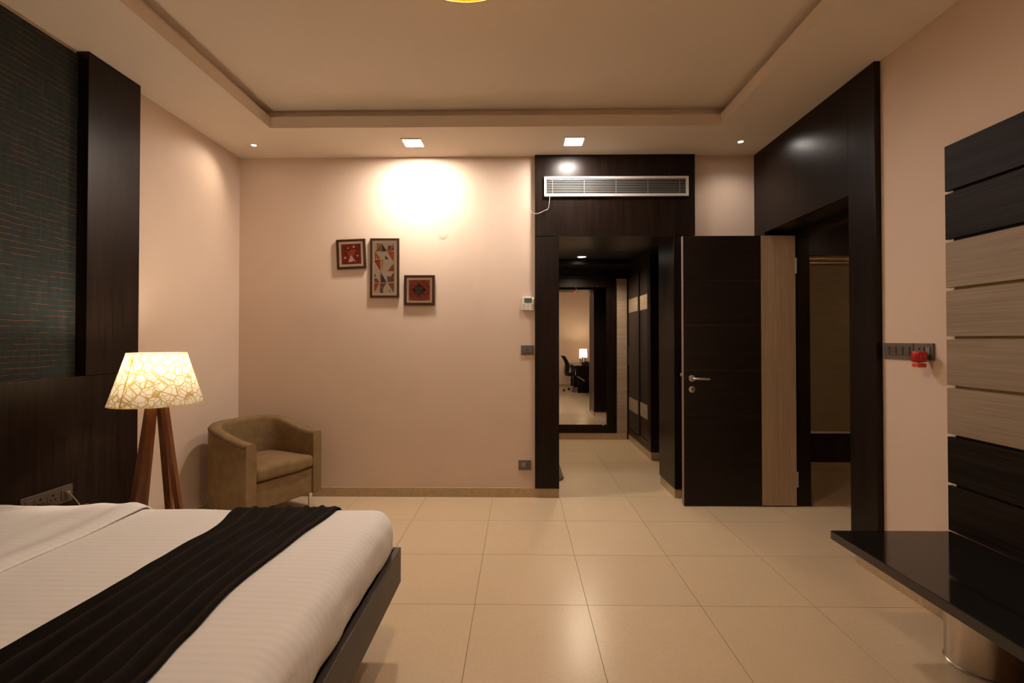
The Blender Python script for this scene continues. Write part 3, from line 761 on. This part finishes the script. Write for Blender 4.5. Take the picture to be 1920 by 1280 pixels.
# ------------------------------------------------------------------ framed pictures on the far wall
def picture(label, cx, cz, w_, h_, rot, fw, mw, shapes, bg):
    """shapes: list of (material key, [(u,v)...]) on the print, u right, v down, 0..1"""
    r = thing('framed_picture', label, 'picture', (cx, YF, cz), group='framed pictures on the far wall')
    r.rotation_euler = (0, rot, 0)
    dep = .024
    bm = bmesh.new()
    o4 = [(-w_/2, -h_/2), (w_/2, -h_/2), (w_/2, h_/2), (-w_/2, h_/2)]
    i4 = [(-w_/2+fw, -h_/2+fw), (w_/2-fw, -h_/2+fw), (w_/2-fw, h_/2-fw), (-w_/2+fw, h_/2-fw)]
    for k in range(4):
        a, b = o4[k], o4[(k+1) % 4]; c, d = i4[(k+1) % 4], i4[k]
        v = [bm.verts.new((p[0], y, p[1])) for y in (0, -dep) for p in (a, b, c, d)]
        for q in ((0,1,2,3), (4,5,6,7), (0,1,5,4), (1,2,6,5), (2,3,7,6), (3,0,4,7)): bm.faces.new([v[i] for i in q])
    obj('frame', bm, M['frame'], r)
    boxes('mat_board', [(-w_/2+fw*.8, w_/2-fw*.8, -.0175, -.002, -h_/2+fw*.8, h_/2-fw*.8)], M['mat'], r)
    pw_, ph_ = w_ - 2*fw - 2*mw, h_ - 2*fw - 2*mw
    keys = [bg] + sorted({s_[0] for s_ in shapes} - {bg})
    bm = bmesh.new(); box(bm, -pw_/2, pw_/2, -.0180, -.0175, -ph_/2, ph_/2)
    for n_, (key, poly) in enumerate(shapes):
        y = -.0181 - .00003 * n_
        vs = [bm.verts.new((-pw_/2 + u * pw_, y, ph_/2 - v * ph_)) for u, v in poly]
        f = bm.faces.new(vs); f.material_index = keys.index(key); f.normal_update()
        if f.normal.y > 0: f.normal_flip()
    obj('print', bm, [M[k] for k in keys], r, recalc=False)
    boxes('glass_pane', [(-w_/2+fw*.9, w_/2-fw*.9, -.0215, -.0205, -h_/2+fw*.9, h_/2-fw*.9)], M['pane'], r)
    return r
def norm(pts, x0, x1, y0, y1): return [((x - x0) / (x1 - x0), (y - y0) / (y1 - y0)) for x, y in pts]
def N1(*p): return norm(p, 322, 945, 275, 895)
s1 = []
for (x, wd, y1) in ((370, 40, 880), (455, 14, 470), (570, 10, 400), (870, 14, 500), (400, 16, 700)): s1.append(('p_dark' if wd < 20 else 'p_brick', N1((x, 280), (x + wd, 280), (x + wd * .8, y1), (x + wd * .2, y1))))
A_, B_, C_ = (463, 470), (803, 452), (632, 780)
for k in range(7):
    t0, t1_ = k / 7 + .015, k / 7 + .095
    def lp(P, Q, t): return (P[0] + (Q[0] - P[0]) * t, P[1] + (Q[1] - P[1]) * t)
    s1.append(('p_orange', N1(lp(A_, C_, t0), lp(B_, C_, t0), lp(B_, C_, t1_), lp(A_, C_, t1_))))
s1 += [('tan', N1((630, 610), (766, 815), (530, 828))), ('p_dark', N1((485, 425), (610, 420), (550, 525))), ('tan', N1((510, 385), (580, 380), (548, 445))),
       ('tan', N1((725, 315), (768, 382), (680, 400))), ('tan', N1((435, 640), (485, 718), (400, 718))), ('p_dark', N1((812, 545), (850, 605), (782, 605))),
       ('tan', N1((800, 620), (875, 612), (840, 690))), ('p_dark', N1((670, 795), (735, 790), (710, 845)))]
picture('small tilted red abstract picture with triangles, leftmost on the far wall', -1.519, 2.187, .262, .268, math.radians(-2.4), .020, .022, s1, 'p_red')
def N2(*p): return norm(p, 188, 566, 160, 1090)
s2 = [('p_verm', N2((235, 165), (290, 165), (222, 265))), ('p_ochre', N2((305, 162), (308, 315), (200, 315))), ('p_navy', N2((315, 160), (425, 315), (315, 320))),
      ('p_ochre', N2((430, 212), (510, 208), (512, 308), (430, 310))), ('p_brick', N2((462, 212), (490, 212), (488, 250), (470, 262))), ('p_navy', N2((540, 162), (552, 300), (512, 300))),
      ('p_verm', N2((190, 320), (215, 345), (215, 465), (190, 465))), ('p_orange', N2((205, 320), (300, 462), (240, 465), (205, 380))), ('p_verm', N2((425, 320), (555, 320), (550, 520))),
      ('p_navy', N2((387, 385), (455, 462), (387, 465))), ('p_brick', N2((190, 475), (297, 475), (297, 680), (190, 510))), ('p_verm', N2((215, 510), (290, 505), (285, 600))),
      ('p_orange', N2((322, 465), (347, 465), (342, 610), (303, 680), (330, 600))), ('p_ochre', N2((550, 535), (562, 685), (430, 685))), ('p_rust', N2((500, 600), (560, 605), (560, 680), (470, 682))),
      ('p_navy', N2((182, 720), (215, 780), (182, 790))), ('p_mauve', N2((182, 810), (240, 825), (278, 897), (182, 897))), ('p_navy', N2((297, 690), (418, 895), (325, 895))),
      ('p_brick', N2((297, 760), (325, 770), (325, 895), (297, 895))), ('p_brick', N2((556, 700), (558, 890), (500, 780))), ('p_mauve', N2((425, 780), (540, 780), (545, 885), (430, 885))),
      ('p_verm', N2((180, 910), (280, 910), (182, 1088))), ('p_mauve', N2((290, 905), (415, 905), (350, 1000), (352, 1088), (290, 1088))), ('p_ochre', N2((435, 905), (560, 905), (556, 1088))),
      ('p_brick', N2((475, 1030), (488, 1030), (488, 1088), (475, 1088)))]
picture('tall geometric abstract picture, middle one on the far wall', -1.214, 2.060, .262, .536, 0, .019, .022, s2, 'p_bg')
def N3(*p): return norm(p, 285, 910, 310, 940)
s3 = [('p_brick', N3((440, 312), (720, 312), (908, 500), (908, 720), (740, 938), (440, 938), (290, 760), (290, 500))), ('p_dark', N3((583, 400), (800, 612), (583, 835), (370, 612)))]
def stroke(pts, w_=7):
    for (a, b) in zip(pts, pts[1:]):
        d = Vector((b[0] - a[0], b[1] - a[1])).normalized() * w_ / 2; n_ = Vector((-d.y, d.x))
        s3.append(('p_line', N3((a[0] + n_.x, a[1] + n_.y), (b[0] + n_.x, b[1] + n_.y), (b[0] - n_.x, b[1] - n_.y), (a[0] - n_.x, a[1] - n_.y))))
for pts in ([(515, 340), (650, 340)], [(583, 345), (540, 400)], [(583, 345), (640, 410)], [(455, 380), (420, 420), (460, 465)], [(710, 380), (745, 420), (710, 465)],
            [(520, 500), (470, 550), (583, 690)], [(640, 500), (700, 550), (583, 690)], [(510, 550), (660, 550), (583, 620), (510, 550)], [(480, 640), (525, 690), (480, 735)],
            [(690, 640), (645, 690), (690, 735)], [(583, 690), (520, 770), (650, 770), (583, 690)], [(450, 790), (430, 825), (470, 900)], [(715, 790), (750, 825), (700, 900)],
            [(500, 780), (470, 830), (520, 890)], [(660, 780), (700, 830), (650, 890)], [(530, 900), (583, 840), (640, 900)], [(395, 530), (380, 570)], [(780, 530), (795, 570)],
            [(380, 660), (400, 700)], [(795, 660), (775, 700)], [(505, 380), (480, 420), (520, 470)], [(660, 380), (690, 420), (650, 470)], [(540, 470), (583, 430), (630, 470)]): stroke(pts)
picture('small square brick-red picture with a dark diamond, lowest on the far wall', -.898, 1.858, .276, .272, 0, .023, .019, s3, 'p_rust')

# ------------------------------------------------------------------ wall controls
bm = bmesh.new(); disc_y(bm, -.690, YF, 2.362, .038, .003, 32)
tag(obj('cover_plate', bm, M['wall'], None, 35), 'faint round painted-over cover on the far wall right of the pictures', 'wall cover')
th = thing('thermostat', 'cream air-conditioner wall controller with small screen beside the portal', 'thermostat', (.083, YF, 1.735), world_parts=True)
bm = bmesh.new(); box(bm, .026, .139, YF - .020, YF, 1.676, 1.796, bev=.004); obj('case', bm, M['white'], th)
sc_ = boxes('screen', [(.050, .118, YF - .0208, YF - .0199, 1.742, 1.785)], M['lcd'], th)
boxes('screen_digits', [(.055, .072, YF - .0212, YF - .0208, 1.766, 1.771), (.082, .087, YF - .0212, YF - .0208, 1.752, 1.78), (.09, .098, YF - .0212, YF - .0208, 1.752, 1.757)], M['lcdink'], sc_)
boxes('status_light', [(.126, .133, YF - .0215, YF - .0199, 1.780, 1.786)], M['led'], th)
bt = plain('button print', (.30, .26, .21), .5)
for (bx, bz, bw) in ((.036, 1.726, .02), (.036, 1.711, .02), (.036, 1.695, .02), (.112, 1.726, .02), (.112, 1.711, .02), (.112, 1.695, .02), (.076, 1.732, .016), (.076, 1.711, .016), (.080, 1.690, .008)):
    boxes('button', [(bx, bx + bw, YF - .0212, YF - .0199, bz - .003, bz + .003)], bt, th)

def plate_far(label, x0, x1, z0, z1, rocks):
    r = thing('switch_plate', label, 'switch', ((x0 + x1) / 2, YF, (z0 + z1) / 2), world_parts=True, group='switch plates on the far wall')
    bm = bmesh.new(); box(bm, x0, x1, YF - .010, YF, z0, z1, bev=.002); obj('plate', bm, M['greyplate'], r)
    for (a, b, c, d, m) in rocks:
        bm = bmesh.new(); box(bm, x0 + a, x0 + b, YF - .014, YF - .010, z0 + c, z0 + d, bev=.001); obj('rocker', bm, M[m], r)
plate_far('small grey switch plate below the air-conditioner controller', .020, .136, 1.274, 1.361, [(.045, .070, .022, .068, 'greyrock'), (.020, .043, .022, .066, 'greyplate'), (.072, .095, .022, .066, 'greyplate')])
plate_far('small grey switch plate low on the wall above the skirting', -.004, .112, .240, .328, [(.028, .064, .028, .068, 'lightrock'), (.068, .094, .022, .066, 'greyrock')])

def plate_right(label, y0, y1, z0, z1, rocks):
    r = thing('switch_plate', label, 'switch', (XR, (y0 + y1) / 2, (z0 + z1) / 2), world_parts=True, group='switch plates on the right wall')
    bm = bmesh.new(); box(bm, XR - .011, XR, y0, y1, z0, z1, bev=.002); obj('plate', bm, M['greyplate'], r)
    for (a, b, m, tilt) in rocks:
        bm = bmesh.new(); v = box(bm, XR - .016, XR - .011, a, b, z0 + .022, z1 - .020)
        for q in v:
            if q.co.x < XR - .015 and q.co.y > (a + b) / 2: q.co.x += tilt
        obj('rocker', bm, M[m], r)
    return r
plate_right('grey plate of four rocker switches beside the side door frame', 2.672, 2.890, 1.302, 1.392, [(2.690 + k * .0485, 2.690 + k * .0485 + .043, 'greyrock', .003) for k in range(4)])
sk = plate_right('grey socket plate holding the red plug-in on the right wall', 2.543, 2.667, 1.302, 1.392, [(2.560, 2.590, 'lightrock', .004), (2.596, 2.650, 'greyplate', .0)])
for (a, z) in ((2.622, 1.362), (2.634, 1.345), (2.610, 1.345)): boxes('pin_hole', [(XR - .0168, XR - .016, a - .004, a + .004, z - .005, z + .005)], M['black'], sk)
rp = thing('mosquito_repeller', 'red plug-in mosquito repeller with refill bottle in the wall socket', 'repeller', (2.095, 2.575, 1.28), world_parts=True)
bm = bmesh.new(); lathe(bm, [(0, -.029), (.026, -.029), (.032, -.024), (.0345, -.010), (.0345, .018), (.031, .026), (.024, .029), (0, .029)], 28, (2.095, 2.572, 1.322)); box(bm, 2.10, 2.141, 2.585, 2.615, 1.320, 1.338, bev=.004); obj('heater_body', bm, M['red'], rp, 40)
bm = bmesh.new(); box(bm, 2.075, 2.115, 2.551, 2.592, 1.264, 1.289, bev=.004); bo = obj('bottle', bm, M['white'], rp)
boxes('label', [(2.0744, 2.1156, 2.5504, 2.5926, 1.2685, 1.2865)], M['redlabel'], bo)
bm = bmesh.new(); lathe(bm, [(.007, 0), (.007, .008)], 12, (2.095, 2.572, 1.287)); obj('neck', bm, M['blackpl'], bo, 40)

# ------------------------------------------------------------------ air-conditioning grille
gr = thing('air_grille', 'long white air-conditioning grille in the dark portal header', 'vent', (.87, PY, 2.70), world_parts=True)
gx0, gx1, gz0, gz1, fwid = .228, 1.512, 2.692, 2.868, .020
boxes('backing', [(gx0 + .01, gx1 - .01, PY - .0015, PY, gz0 + .01, gz1 - .01)], M['black'], gr)
bm = bmesh.new()
for b in ((gx0, gx1, gz1 - fwid, gz1), (gx0, gx1, gz0, gz0 + fwid), (gx0, gx0 + fwid, gz0 + fwid, gz1 - fwid), (gx1 - fwid, gx1, gz0 + fwid, gz1 - fwid)): box(bm, b[0], b[1], PY - .022, PY, b[2], b[3])
obj('frame', bm, M['alu'], gr)
bmS = bmesh.new(); box(bmS, gx0 + fwid, gx1 - fwid, -.003, .003, -.0021, .0021)
for v in bmS.verts: v.co.z += v.co.y * .35
M['slat'] = plain('grey aluminium slat', (0.30, 0.27, 0.245), 0.45)
sl = obj('slat', bmS, M['slat'], gr)
nz_ = 9; base_z = gz0 + fwid; step = (gz1 - gz0 - 2 * fwid) / (nz_ + 0.0)
sl.location = (0, PY - .0125, base_z + step * .5)
for k in range(1, nz_):
    c = sl.copy(); COL.objects.link(c); c.parent = gr; c.matrix_parent_inverse = sl.matrix_parent_inverse.copy(); c.location = (0, PY - .0125, base_z + step * (k + .5))
for k in range(5):
    x = gx0 + .075 + (gx1 - gx0 - .15) * k / 4
    bm = bmesh.new(); tube(bm, [(x, PY - .006, gz0 + fwid), (x, PY - .006, gz1 - fwid)], .002, 6); obj('pin', bm, M['slat'], gr, 60)
bm = bmesh.new()
tube(bm, [(.279, PY - .024, 2.712), (.277, PY - .026, 2.68), (.272, PY - .028, 2.63), (.268, PY - .03, 2.595), (.256, PY - .03, 2.572), (.225, PY - .03, 2.560), (.190, PY - .028, 2.543), (.165, PY - .028, 2.535), (.140, PY - .026, 2.534), (.118, PY - .020, 2.548), (.104, PY - .004, 2.575), (.100, PY + .012, 2.61), (.105, PY + .03, 2.638)], .0018, 6)
tag(obj('loose_cord', bm, M['cord'], None, 60), 'thin cream cord dangling from the left end of the air grille', 'cord')

# ------------------------------------------------------------------ ceiling lights
def square_downlight(label, x, y, lens):
    r = thing('square_downlight', label, 'ceiling light', (x, y, HS), world_parts=True, group='square downlights in the far soffit')
    bm = bmesh.new(); a, b, z0 = .088, .074, HS - .006
    for q in ((-a, a, b, a), (-a, a, -a, -b), (-a, -b, -b, b), (b, a, -b, b)): box(bm, x + q[0], x + q[1], y + q[2], y + q[3], z0, HS)
    obj('bezel', bm, M['white'], r)
    boxes('lens', [(x - b, x + b, y - b, y + b, HS - .0035, HS - .0005)], lens, r)
square_downlight('bright warm square downlight in the soffit above the pictures', -.890, 4.062, M['lensL'])
square_downlight('bright white square downlight in the soffit above the air grille', .462, 4.050, M['lensR'])
def spot(label, x, y, power, col, cone=95, aim=(0, 0)):
    r = thing('spot_downlight', label, 'ceiling light', (x, y, HS), world_parts=True, group='small spots in the far soffit')
    bm = bmesh.new(); lathe(bm, [(.018, -.003), (.021, -.006), (.034, -.005), (.037, 0)], 28, (x, y, HS)); obj('bezel', bm, M['white'], r, 40)
    bm = bmesh.new(); lathe(bm, [(0, -.0035), (.018, -.0035)], 24, (x, y, HS)); obj('lens', bm, M['lensS'], r)
    d = bpy.data.lights.new('spot_light', 'SPOT'); d.energy = power; d.color = col; d.spot_size = math.radians(cone); d.spot_blend = 1.0; d.shadow_soft_size = .02
    o = bpy.data.objects.new('spot_light', d); COL.objects.link(o); o.location = (x, y, HS - .012); o.rotation_euler = Vector((aim[0], aim[1], -1)).to_track_quat('-Z', 'Y').to_euler()
spot('tiny bright spot in the soffit near the left corner', -2.257, 4.085, P_SPOT_L, (1, .82, .64), 105, (-.35, -.55))
spot('tiny bright spot in the soffit near the side doorway', 1.858, 4.072, P_SPOT_R, (1, .88, .78), 150, (.05, -.1))

# pendant
px_, py_, pr = -.215, 1.74, .262
pd = thing('pendant_lamp', 'glowing yellow drum pendant lamp hanging from the raised ceiling', 'pendant lamp', (px_, py_, HC))
bm = bmesh.new(); lathe(bm, [(pr, 2.815 - HC), (pr, 3.03 - HC)], 72); ps = obj('shade', bm, M['pshade'], pd, 30)
rim_m = plain('rust rim', (.22, .06, .0), .6)
for z in (2.815 - HC, 3.03 - HC):
    bm = bmesh.new(); tube(bm, [(pr * math.cos(2*PI*k/72), pr * math.sin(2*PI*k/72), z) for k in range(73)], .003, 6, cap=False); obj('shade_rim', bm, rim_m, ps, 60)
bm = bmesh.new(); tube(bm, [(0, 0, 0), (0, 0, -.22)], .004, 8); obj('cord', bm, M['white'], pd, 60)
bm = bmesh.new(); lathe(bm, [(0, 0), (.05, 0), (.05, -.02), (0, -.025)], 24); obj('ceiling_cup', bm, M['white'], pd, 40)
bm = bmesh.new(); lathe(bm, [(0, -.22), (.02, -.22), (.02, -.27), (.036, -.31), (.03, -.345), (0, -.355)], 20); obj('bulb', bm, emit('pendant bulb', AMBER, 25.0), pd, 60)
d = bpy.data.lights.new('pendant_light', 'POINT'); d.energy = P_PENDANT; d.color = WARM; d.shadow_soft_size = .06
o = bpy.data.objects.new('pendant_light', d); COL.objects.link(o); o.location = (px_, py_, 2.86)

# ------------------------------------------------------------------ hall furniture
mr_ = thing('hall_mirror', 'tall mirror in a broad dark wood frame at the hall end', 'mirror', (.67, HY, .095), world_parts=True)
mx0, mx1, mz0, mz1 = .12, 1.240, .212, 2.158
bm = bmesh.new()
for b in ((-.02, 1.382, mz1, 2.276), (-.02, 1.382, .094, mz0), (-.02, mx0, mz0, mz1), (mx1, 1.382, mz0, mz1)): box(bm, b[0], b[1], HY - .034, HY - .0005, b[2], b[3])
obj('frame', bm, M['wenge'], mr_)
boxes('glass', [(mx0, mx1, HY - .0325, HY - .026, mz0, mz1)], M['mirror'], mr_)
for (x, z) in ((1.19, mz0 - .004), (1.12, mz1 + .006), (.25, mz1 + .006), (.25, mz0 - .004)):
    bm = bmesh.new(); tube(bm, [(x, HY - .030, z), (x, HY - .040, z)], .010, 12); obj('clip', bm, M['chrome'], mr_, 40)
bm = bmesh.new(); tube(bm, [(.800, HY - .036, 2.175), (.812, HY - .045, 2.15), (.815, HY - .05, 2.115), (.800, HY - .05, 2.09)], .0025, 6); wr = obj('wire', bm, plain('blue wire', (.05, .03, .10), .5), mr_, 60)
bm = bmesh.new(); tube(bm, [(.800, HY - .05, 2.092), (.785, HY - .05, 2.065)], .008, 8); obj('wire_connector', bm, M['red'], wr, 60)

WF = 1.545
wd = thing('wardrobe', 'built-in dark wardrobe with two sliding doors and pale stripes in the hall', 'wardrobe', (1.8, 6.3, 0), world_parts=True)
boxes('body', [(WF + .045, 2.05, 5.72, HY - .03, .092, 2.42)], M['wenge'], wd)
boxes('top_fascia', [(WF, WF + .045, 5.72, HY - .03, 2.285, 2.42)], M['wenge_h'], wd)
boxes('bottom_rail', [(WF, WF + .045, 5.72, HY - .03, .092, .165)], M['wenge_h'], wd)
boxes('stile', [(WF, WF + .045, 5.72, 5.86, .165, 2.285)], M['wenge'], wd)
boxes('stile', [(WF, WF + .045, 6.885, HY - .03, .165, 2.285)], M['wenge'], wd)
boxes('plinth', [(WF + .006, 2.05, 5.726, HY - .03, 0, .092)], M['skirt'], wd)
boxes('floor_track', [(WF + .003, WF + .02, 5.87, 6.3, .165, .172)], M['metal'], wd)
doorm = wood('wardrobe door veneer', (.012, .007, .0055), (.03, .018, .014), 'z', .4)
for (y0, y1, off) in ((5.862, 6.345, .024), (6.300, 6.883, .006)):
    dr = boxes('sliding_door', [(WF + off, WF + off + .017, y0, y1, .174, 2.283)], doorm, wd)
    for (z0, z1) in ((1.790, 1.975), (.435, .612)):
        st = boxes('oak_stripe', [(WF + off - .001, WF + off, y0 + (.0 if off > .01 else .05), y1 - .02, z0, z1)], M['oak_y'], dr)
    hy = y0 + .008 if off > .01 else y1 - .03
    boxes('pull_handle', [(WF + off - .006, WF + off - .001, hy, hy + .014, 1.25, 2.02) if off > .01 else (WF + off - .006, WF + off - .001, hy, hy + .012, 1.06, 1.32)], M['metal'], dr)

hl = thing('hall_downlight', 'small round downlight in the dark hall ceiling', 'ceiling light', (.815, 6.28, 2.485), world_parts=True)
bm = bmesh.new(); lathe(bm, [(.05, -.003), (.053, -.006), (.068, -.005), (.072, 0)], 28, (.815, 6.28, 2.485)); obj('bezel', bm, M['alu'], hl, 40)
bm = bmesh.new(); lathe(bm, [(0, -.003), (.05, -.003)], 24, (.815, 6.28, 2.485)); obj('lens', bm, emit('hall lens', (1, .85, .68), 25), hl)
d = bpy.data.lights.new('hall_light', 'SPOT'); d.energy = P_HALL; d.color = (1, .80, .58); d.spot_size = math.radians(150); d.spot_blend = .5; d.shadow_soft_size = .045
o = bpy.data.objects.new('hall_light', d); COL.objects.link(o); o.location = (.815, 6.28, 2.465)

# shaggy mat behind the portal post
bm = bmesh.new()
def rd(p): return Vector((.006 * mnoise.noise(p * 45), .006 * mnoise.noise(p * 45 + Vector((9, 0, 0))), (.014 * mnoise.noise(p * 60) + .006 * mnoise.noise(p * 120)) if p.z > .012 else 0))
rbox(bm, (-.12, 4.86, 0.001), (.452, 5.40, .030), .012, (70, 70, 2), rd)
for v in bm.verts:      # rounded corners
    cx, cy = .452 - .09, 4.86 + .09
    if v.co.x > cx and v.co.y < cy:
        dd = Vector((v.co.x - cx, v.co.y - cy)); m_ = max(abs(dd.x), abs(dd.y))
        if dd.length > 1e-6: k = m_ / dd.length; v.co.x = cx + dd.x * k; v.co.y = cy + dd.y * k
tag(obj('door_mat', bm, M['rug'], None, 60), 'shaggy brown mat peeking out behind the left portal post', 'mat')

# ------------------------------------------------------------------ roller blind in the room beyond
rb = thing('roller_blind', 'lowered olive roller blind seen through the side doorway', 'blind', (3.4, 5.24, .40), world_parts=True)
bm = bmesh.new(); tube(bm, [(2.75, 5.232, 2.272), (4.05, 5.232, 2.272)], .046, 24); box(bm, 2.75, 4.05, 5.186, 5.192, 2.222, 2.232); obj('cassette', bm, plain('bronze tube', (.34, .24, .15), .35, metal=.6), rb, 40)
boxes('fabric', [(2.77, 4.03, 5.262, 5.2635, .425, 2.30)], M['blind'], rb)
bm = bmesh.new(); tube(bm, [(2.77, 5.263, .418), (4.03, 5.263, .418)], .011, 10); obj('bottom_bar', bm, M['alu'], rb, 40)
d = bpy.data.lights.new('side_fill_light', 'POINT'); d.energy = P_SIDE_FILL; d.color = WARM; d.shadow_soft_size = .1  # fill light added to brighten the side room, with an invented globe out of view
o = bpy.data.objects.new('side_fill_light', d); COL.objects.link(o); o.location = (4.2, 3.0, 2.59)
sl_ = thing('side_fill_lamp', 'added out-of-view globe lamp as fill light for the dim room beyond the side door', 'ceiling light', (4.2, 3.0, 2.7))
bm = bmesh.new(); lathe(bm, [(0, 0), (.09, 0), (.09, -.02), (.07, -.03)], 24); obj('mount', bm, M['white'], sl_, 40)
bm = bmesh.new(); lathe(bm, [(.07, -.03), (.11, -.08), (.10, -.14), (.06, -.18), (0, -.19)], 24); obj('globe', bm, M['dshade'], sl_, 40)

# ------------------------------------------------------------------ desk corner, seen in the mirror
dk = thing('desk', 'dark writing desk along the right wall, seen in the mirror', 'desk', (1.85, .1, 0), world_parts=True)
bm = bmesh.new(); box(bm, 1.50, XR - .016, YB + .02, .88, .700, .728, bev=.002); obj('top', bm, plain('dark glass top', (.03, .026, .022), .12), dk)
boxes('end_panel', [(1.56, XR - .016, .84, .87, .0, .700)], M['wenge'], dk)
boxes('end_panel', [(1.56, XR - .016, YB + .03, YB + .06, 0, .700)], M['wenge'], dk)
boxes('pedestal', [(1.62, XR - .016, YB + .06, -.32, .16, .700)], M['wenge_h'], dk)
for k in range(3):
    df = boxes('drawer', [(1.60, 1.62, YB + .065, -.325, .17 + .175 * k, .335 + .175 * k)], M['wenge_h'], dk)
    boxes('knob', [(1.585, 1.60, -.58, -.54, .25 + .175 * k, .26 + .175 * k)], M['metal'], df)
dl = thing('desk_lamp', 'lit desk lamp with cylindrical shade, seen in the mirror', 'lamp', (1.84, -.1, .728))
bm = bmesh.new(); lathe(bm, [(0, 0), (.07, 0), (.07, .012), (.012, .02), (.012, .22), (0, .22)], 24); obj('stand', bm, M['metal'], dl, 40)
bm = bmesh.new(); lathe(bm, [(.115, .16), (.105, .42)], 40); obj('shade', bm, M['dshade'], dl, 40)
bm = bmesh.new(); lathe(bm, [(0, .22), (.025, .24), (.03, .28), (0, .31)], 16); obj('bulb', bm, emit('desk bulb', WARM, 20), dl, 60)
d = bpy.data.lights.new('desk_light', 'POINT'); d.energy = P_DESK; d.color = (1, .80, .55); d.shadow_soft_size = .04
o = bpy.data.objects.new('desk_light', d); COL.objects.link(o); o.location = (1.84, -.1, .728 + .36)
kt = thing('kettle', 'small steel kettle on the desk, seen in the mirror', 'kettle', (1.80, .38, .728))
bm = bmesh.new(); lathe(bm, [(0, .015), (.072, .015), (.07, .08), (.055, .19), (.05, .20), (0, .205)], 28); obj('body', bm, M['metal'], kt, 40)
bm = bmesh.new(); lathe(bm, [(0, 0), (.08, 0), (.078, .015), (0, .015)], 28); obj('base', bm, M['blackpl'], kt, 40)
bm = bmesh.new(); tube(bm, [(-.05, 0, .19), (-.10, 0, .20), (-.115, 0, .17), (-.11, 0, .06), (-.075, 0, .04)], .010, 8); obj('handle', bm, M['blackpl'], kt, 60)
bm = bmesh.new(); beam(bm, (.05, 0, .15), (.09, 0, .19), .035, .02); obj('spout', bm, M['metal'], kt)
tp = thing('telephone', 'black desk telephone beside the kettle, seen in the mirror', 'telephone', (1.80, .62, .728))
bm = bmesh.new(); v = box(bm, -.08, .10, -.09, .09, 0, .03)
for q in v:
    if q.co.x > 0 and q.co.z > .01: q.co.z += .05
obj('base', bm, M['blackpl'], tp)
bm = bmesh.new(); rbox(bm, (-.09, -.10, .05), (.09, -.05, .085), .012, (4, 2, 1)); 
for v in bm.verts: v.co.z += v.co.x * .27
obj('handset', bm, M['blackpl'], tp, 50)

oc = thing('office_chair', 'black mesh office chair on chrome star base, seen in the mirror', 'chair', (1.52, .43, 0), math.radians(84))
for k in range(5):
    a = k * 2 * PI / 5 + .3; c, s_ = math.cos(a), math.sin(a)
    bm = bmesh.new(); beam(bm, (.03 * c, .03 * s_, .13), (.29 * c, .29 * s_, .085), .04, .025, .03, .02, face=(0, 0, 1)); lg_ = obj('base_leg', bm, M['chrome'], oc)
    bm = bmesh.new()
    for q in (-.018, .018): tube(bm, [(.285 * c - s_ * (q - .009), .285 * s_ + c * (q - .009), .03), (.285 * c - s_ * (q + .009), .285 * s_ + c * (q + .009), .03)], .03, 16)
    tube(bm, [(.285 * c, .285 * s_, .03), (.285 * c, .285 * s_, .085)], .008, 8)
    obj('caster', bm, M['blackpl'], lg_, 40)
bm = bmesh.new(); lathe(bm, [(0, .10), (.035, .10), (.035, .25), (.018, .26), (.018, .42), (0, .42)], 20); obj('gas_lift', bm, M['blackpl'], oc, 40)
bm = bmesh.new(); rbox(bm, (-.24, -.25, .42), (.24, .22, .49), .03, (8, 8, 2), lambda p: Vector((0, 0, -.02 * max(0, (-.12 - p.y) / .13) ** 2 + .012 * (p.x / .24) ** 2))); obj('seat', bm, M['mesh'], oc, 60)
bm = bmesh.new(); rbox(bm, (-.22, .24, .52), (.22, .265, .98), .012, (10, 1, 12), lambda p: Vector((p.x * -.06 * ((p.z - .75) / .23), .05 * (p.x / .22) ** 2 * -1 + .12 * max(0, (p.z - .60) / .4) ** 2 - .03 * math.sin((p.z - .52) / .46 * PI), 0))); bk = obj('backrest', bm, M['mesh'], oc, 60)
bm = bmesh.new()
for sx in (-1, 1): tube(bm, [(sx * .06, .05, .42), (sx * .06, .26, .43), (sx * .06, .275, .50), (sx * .06, .265, .70)], .010, 8)
obj('back_support', bm, M['chrome'], oc, 60)
for sx in (-1, 1):
    bm = bmesh.new(); tube(bm, [(sx * .20, .02, .44), (sx * .27, .02, .46), (sx * .28, .02, .64)], .012, 8); ar = obj('armrest', bm, M['chrome'], oc, 60)
    bm = bmesh.new(); rbox(bm, (sx * .28 - .035, -.13, .64), (sx * .28 + .035, .11, .668), .012, (2, 4, 1)); obj('arm_pad', bm, M['blackpl'], ar, 60)
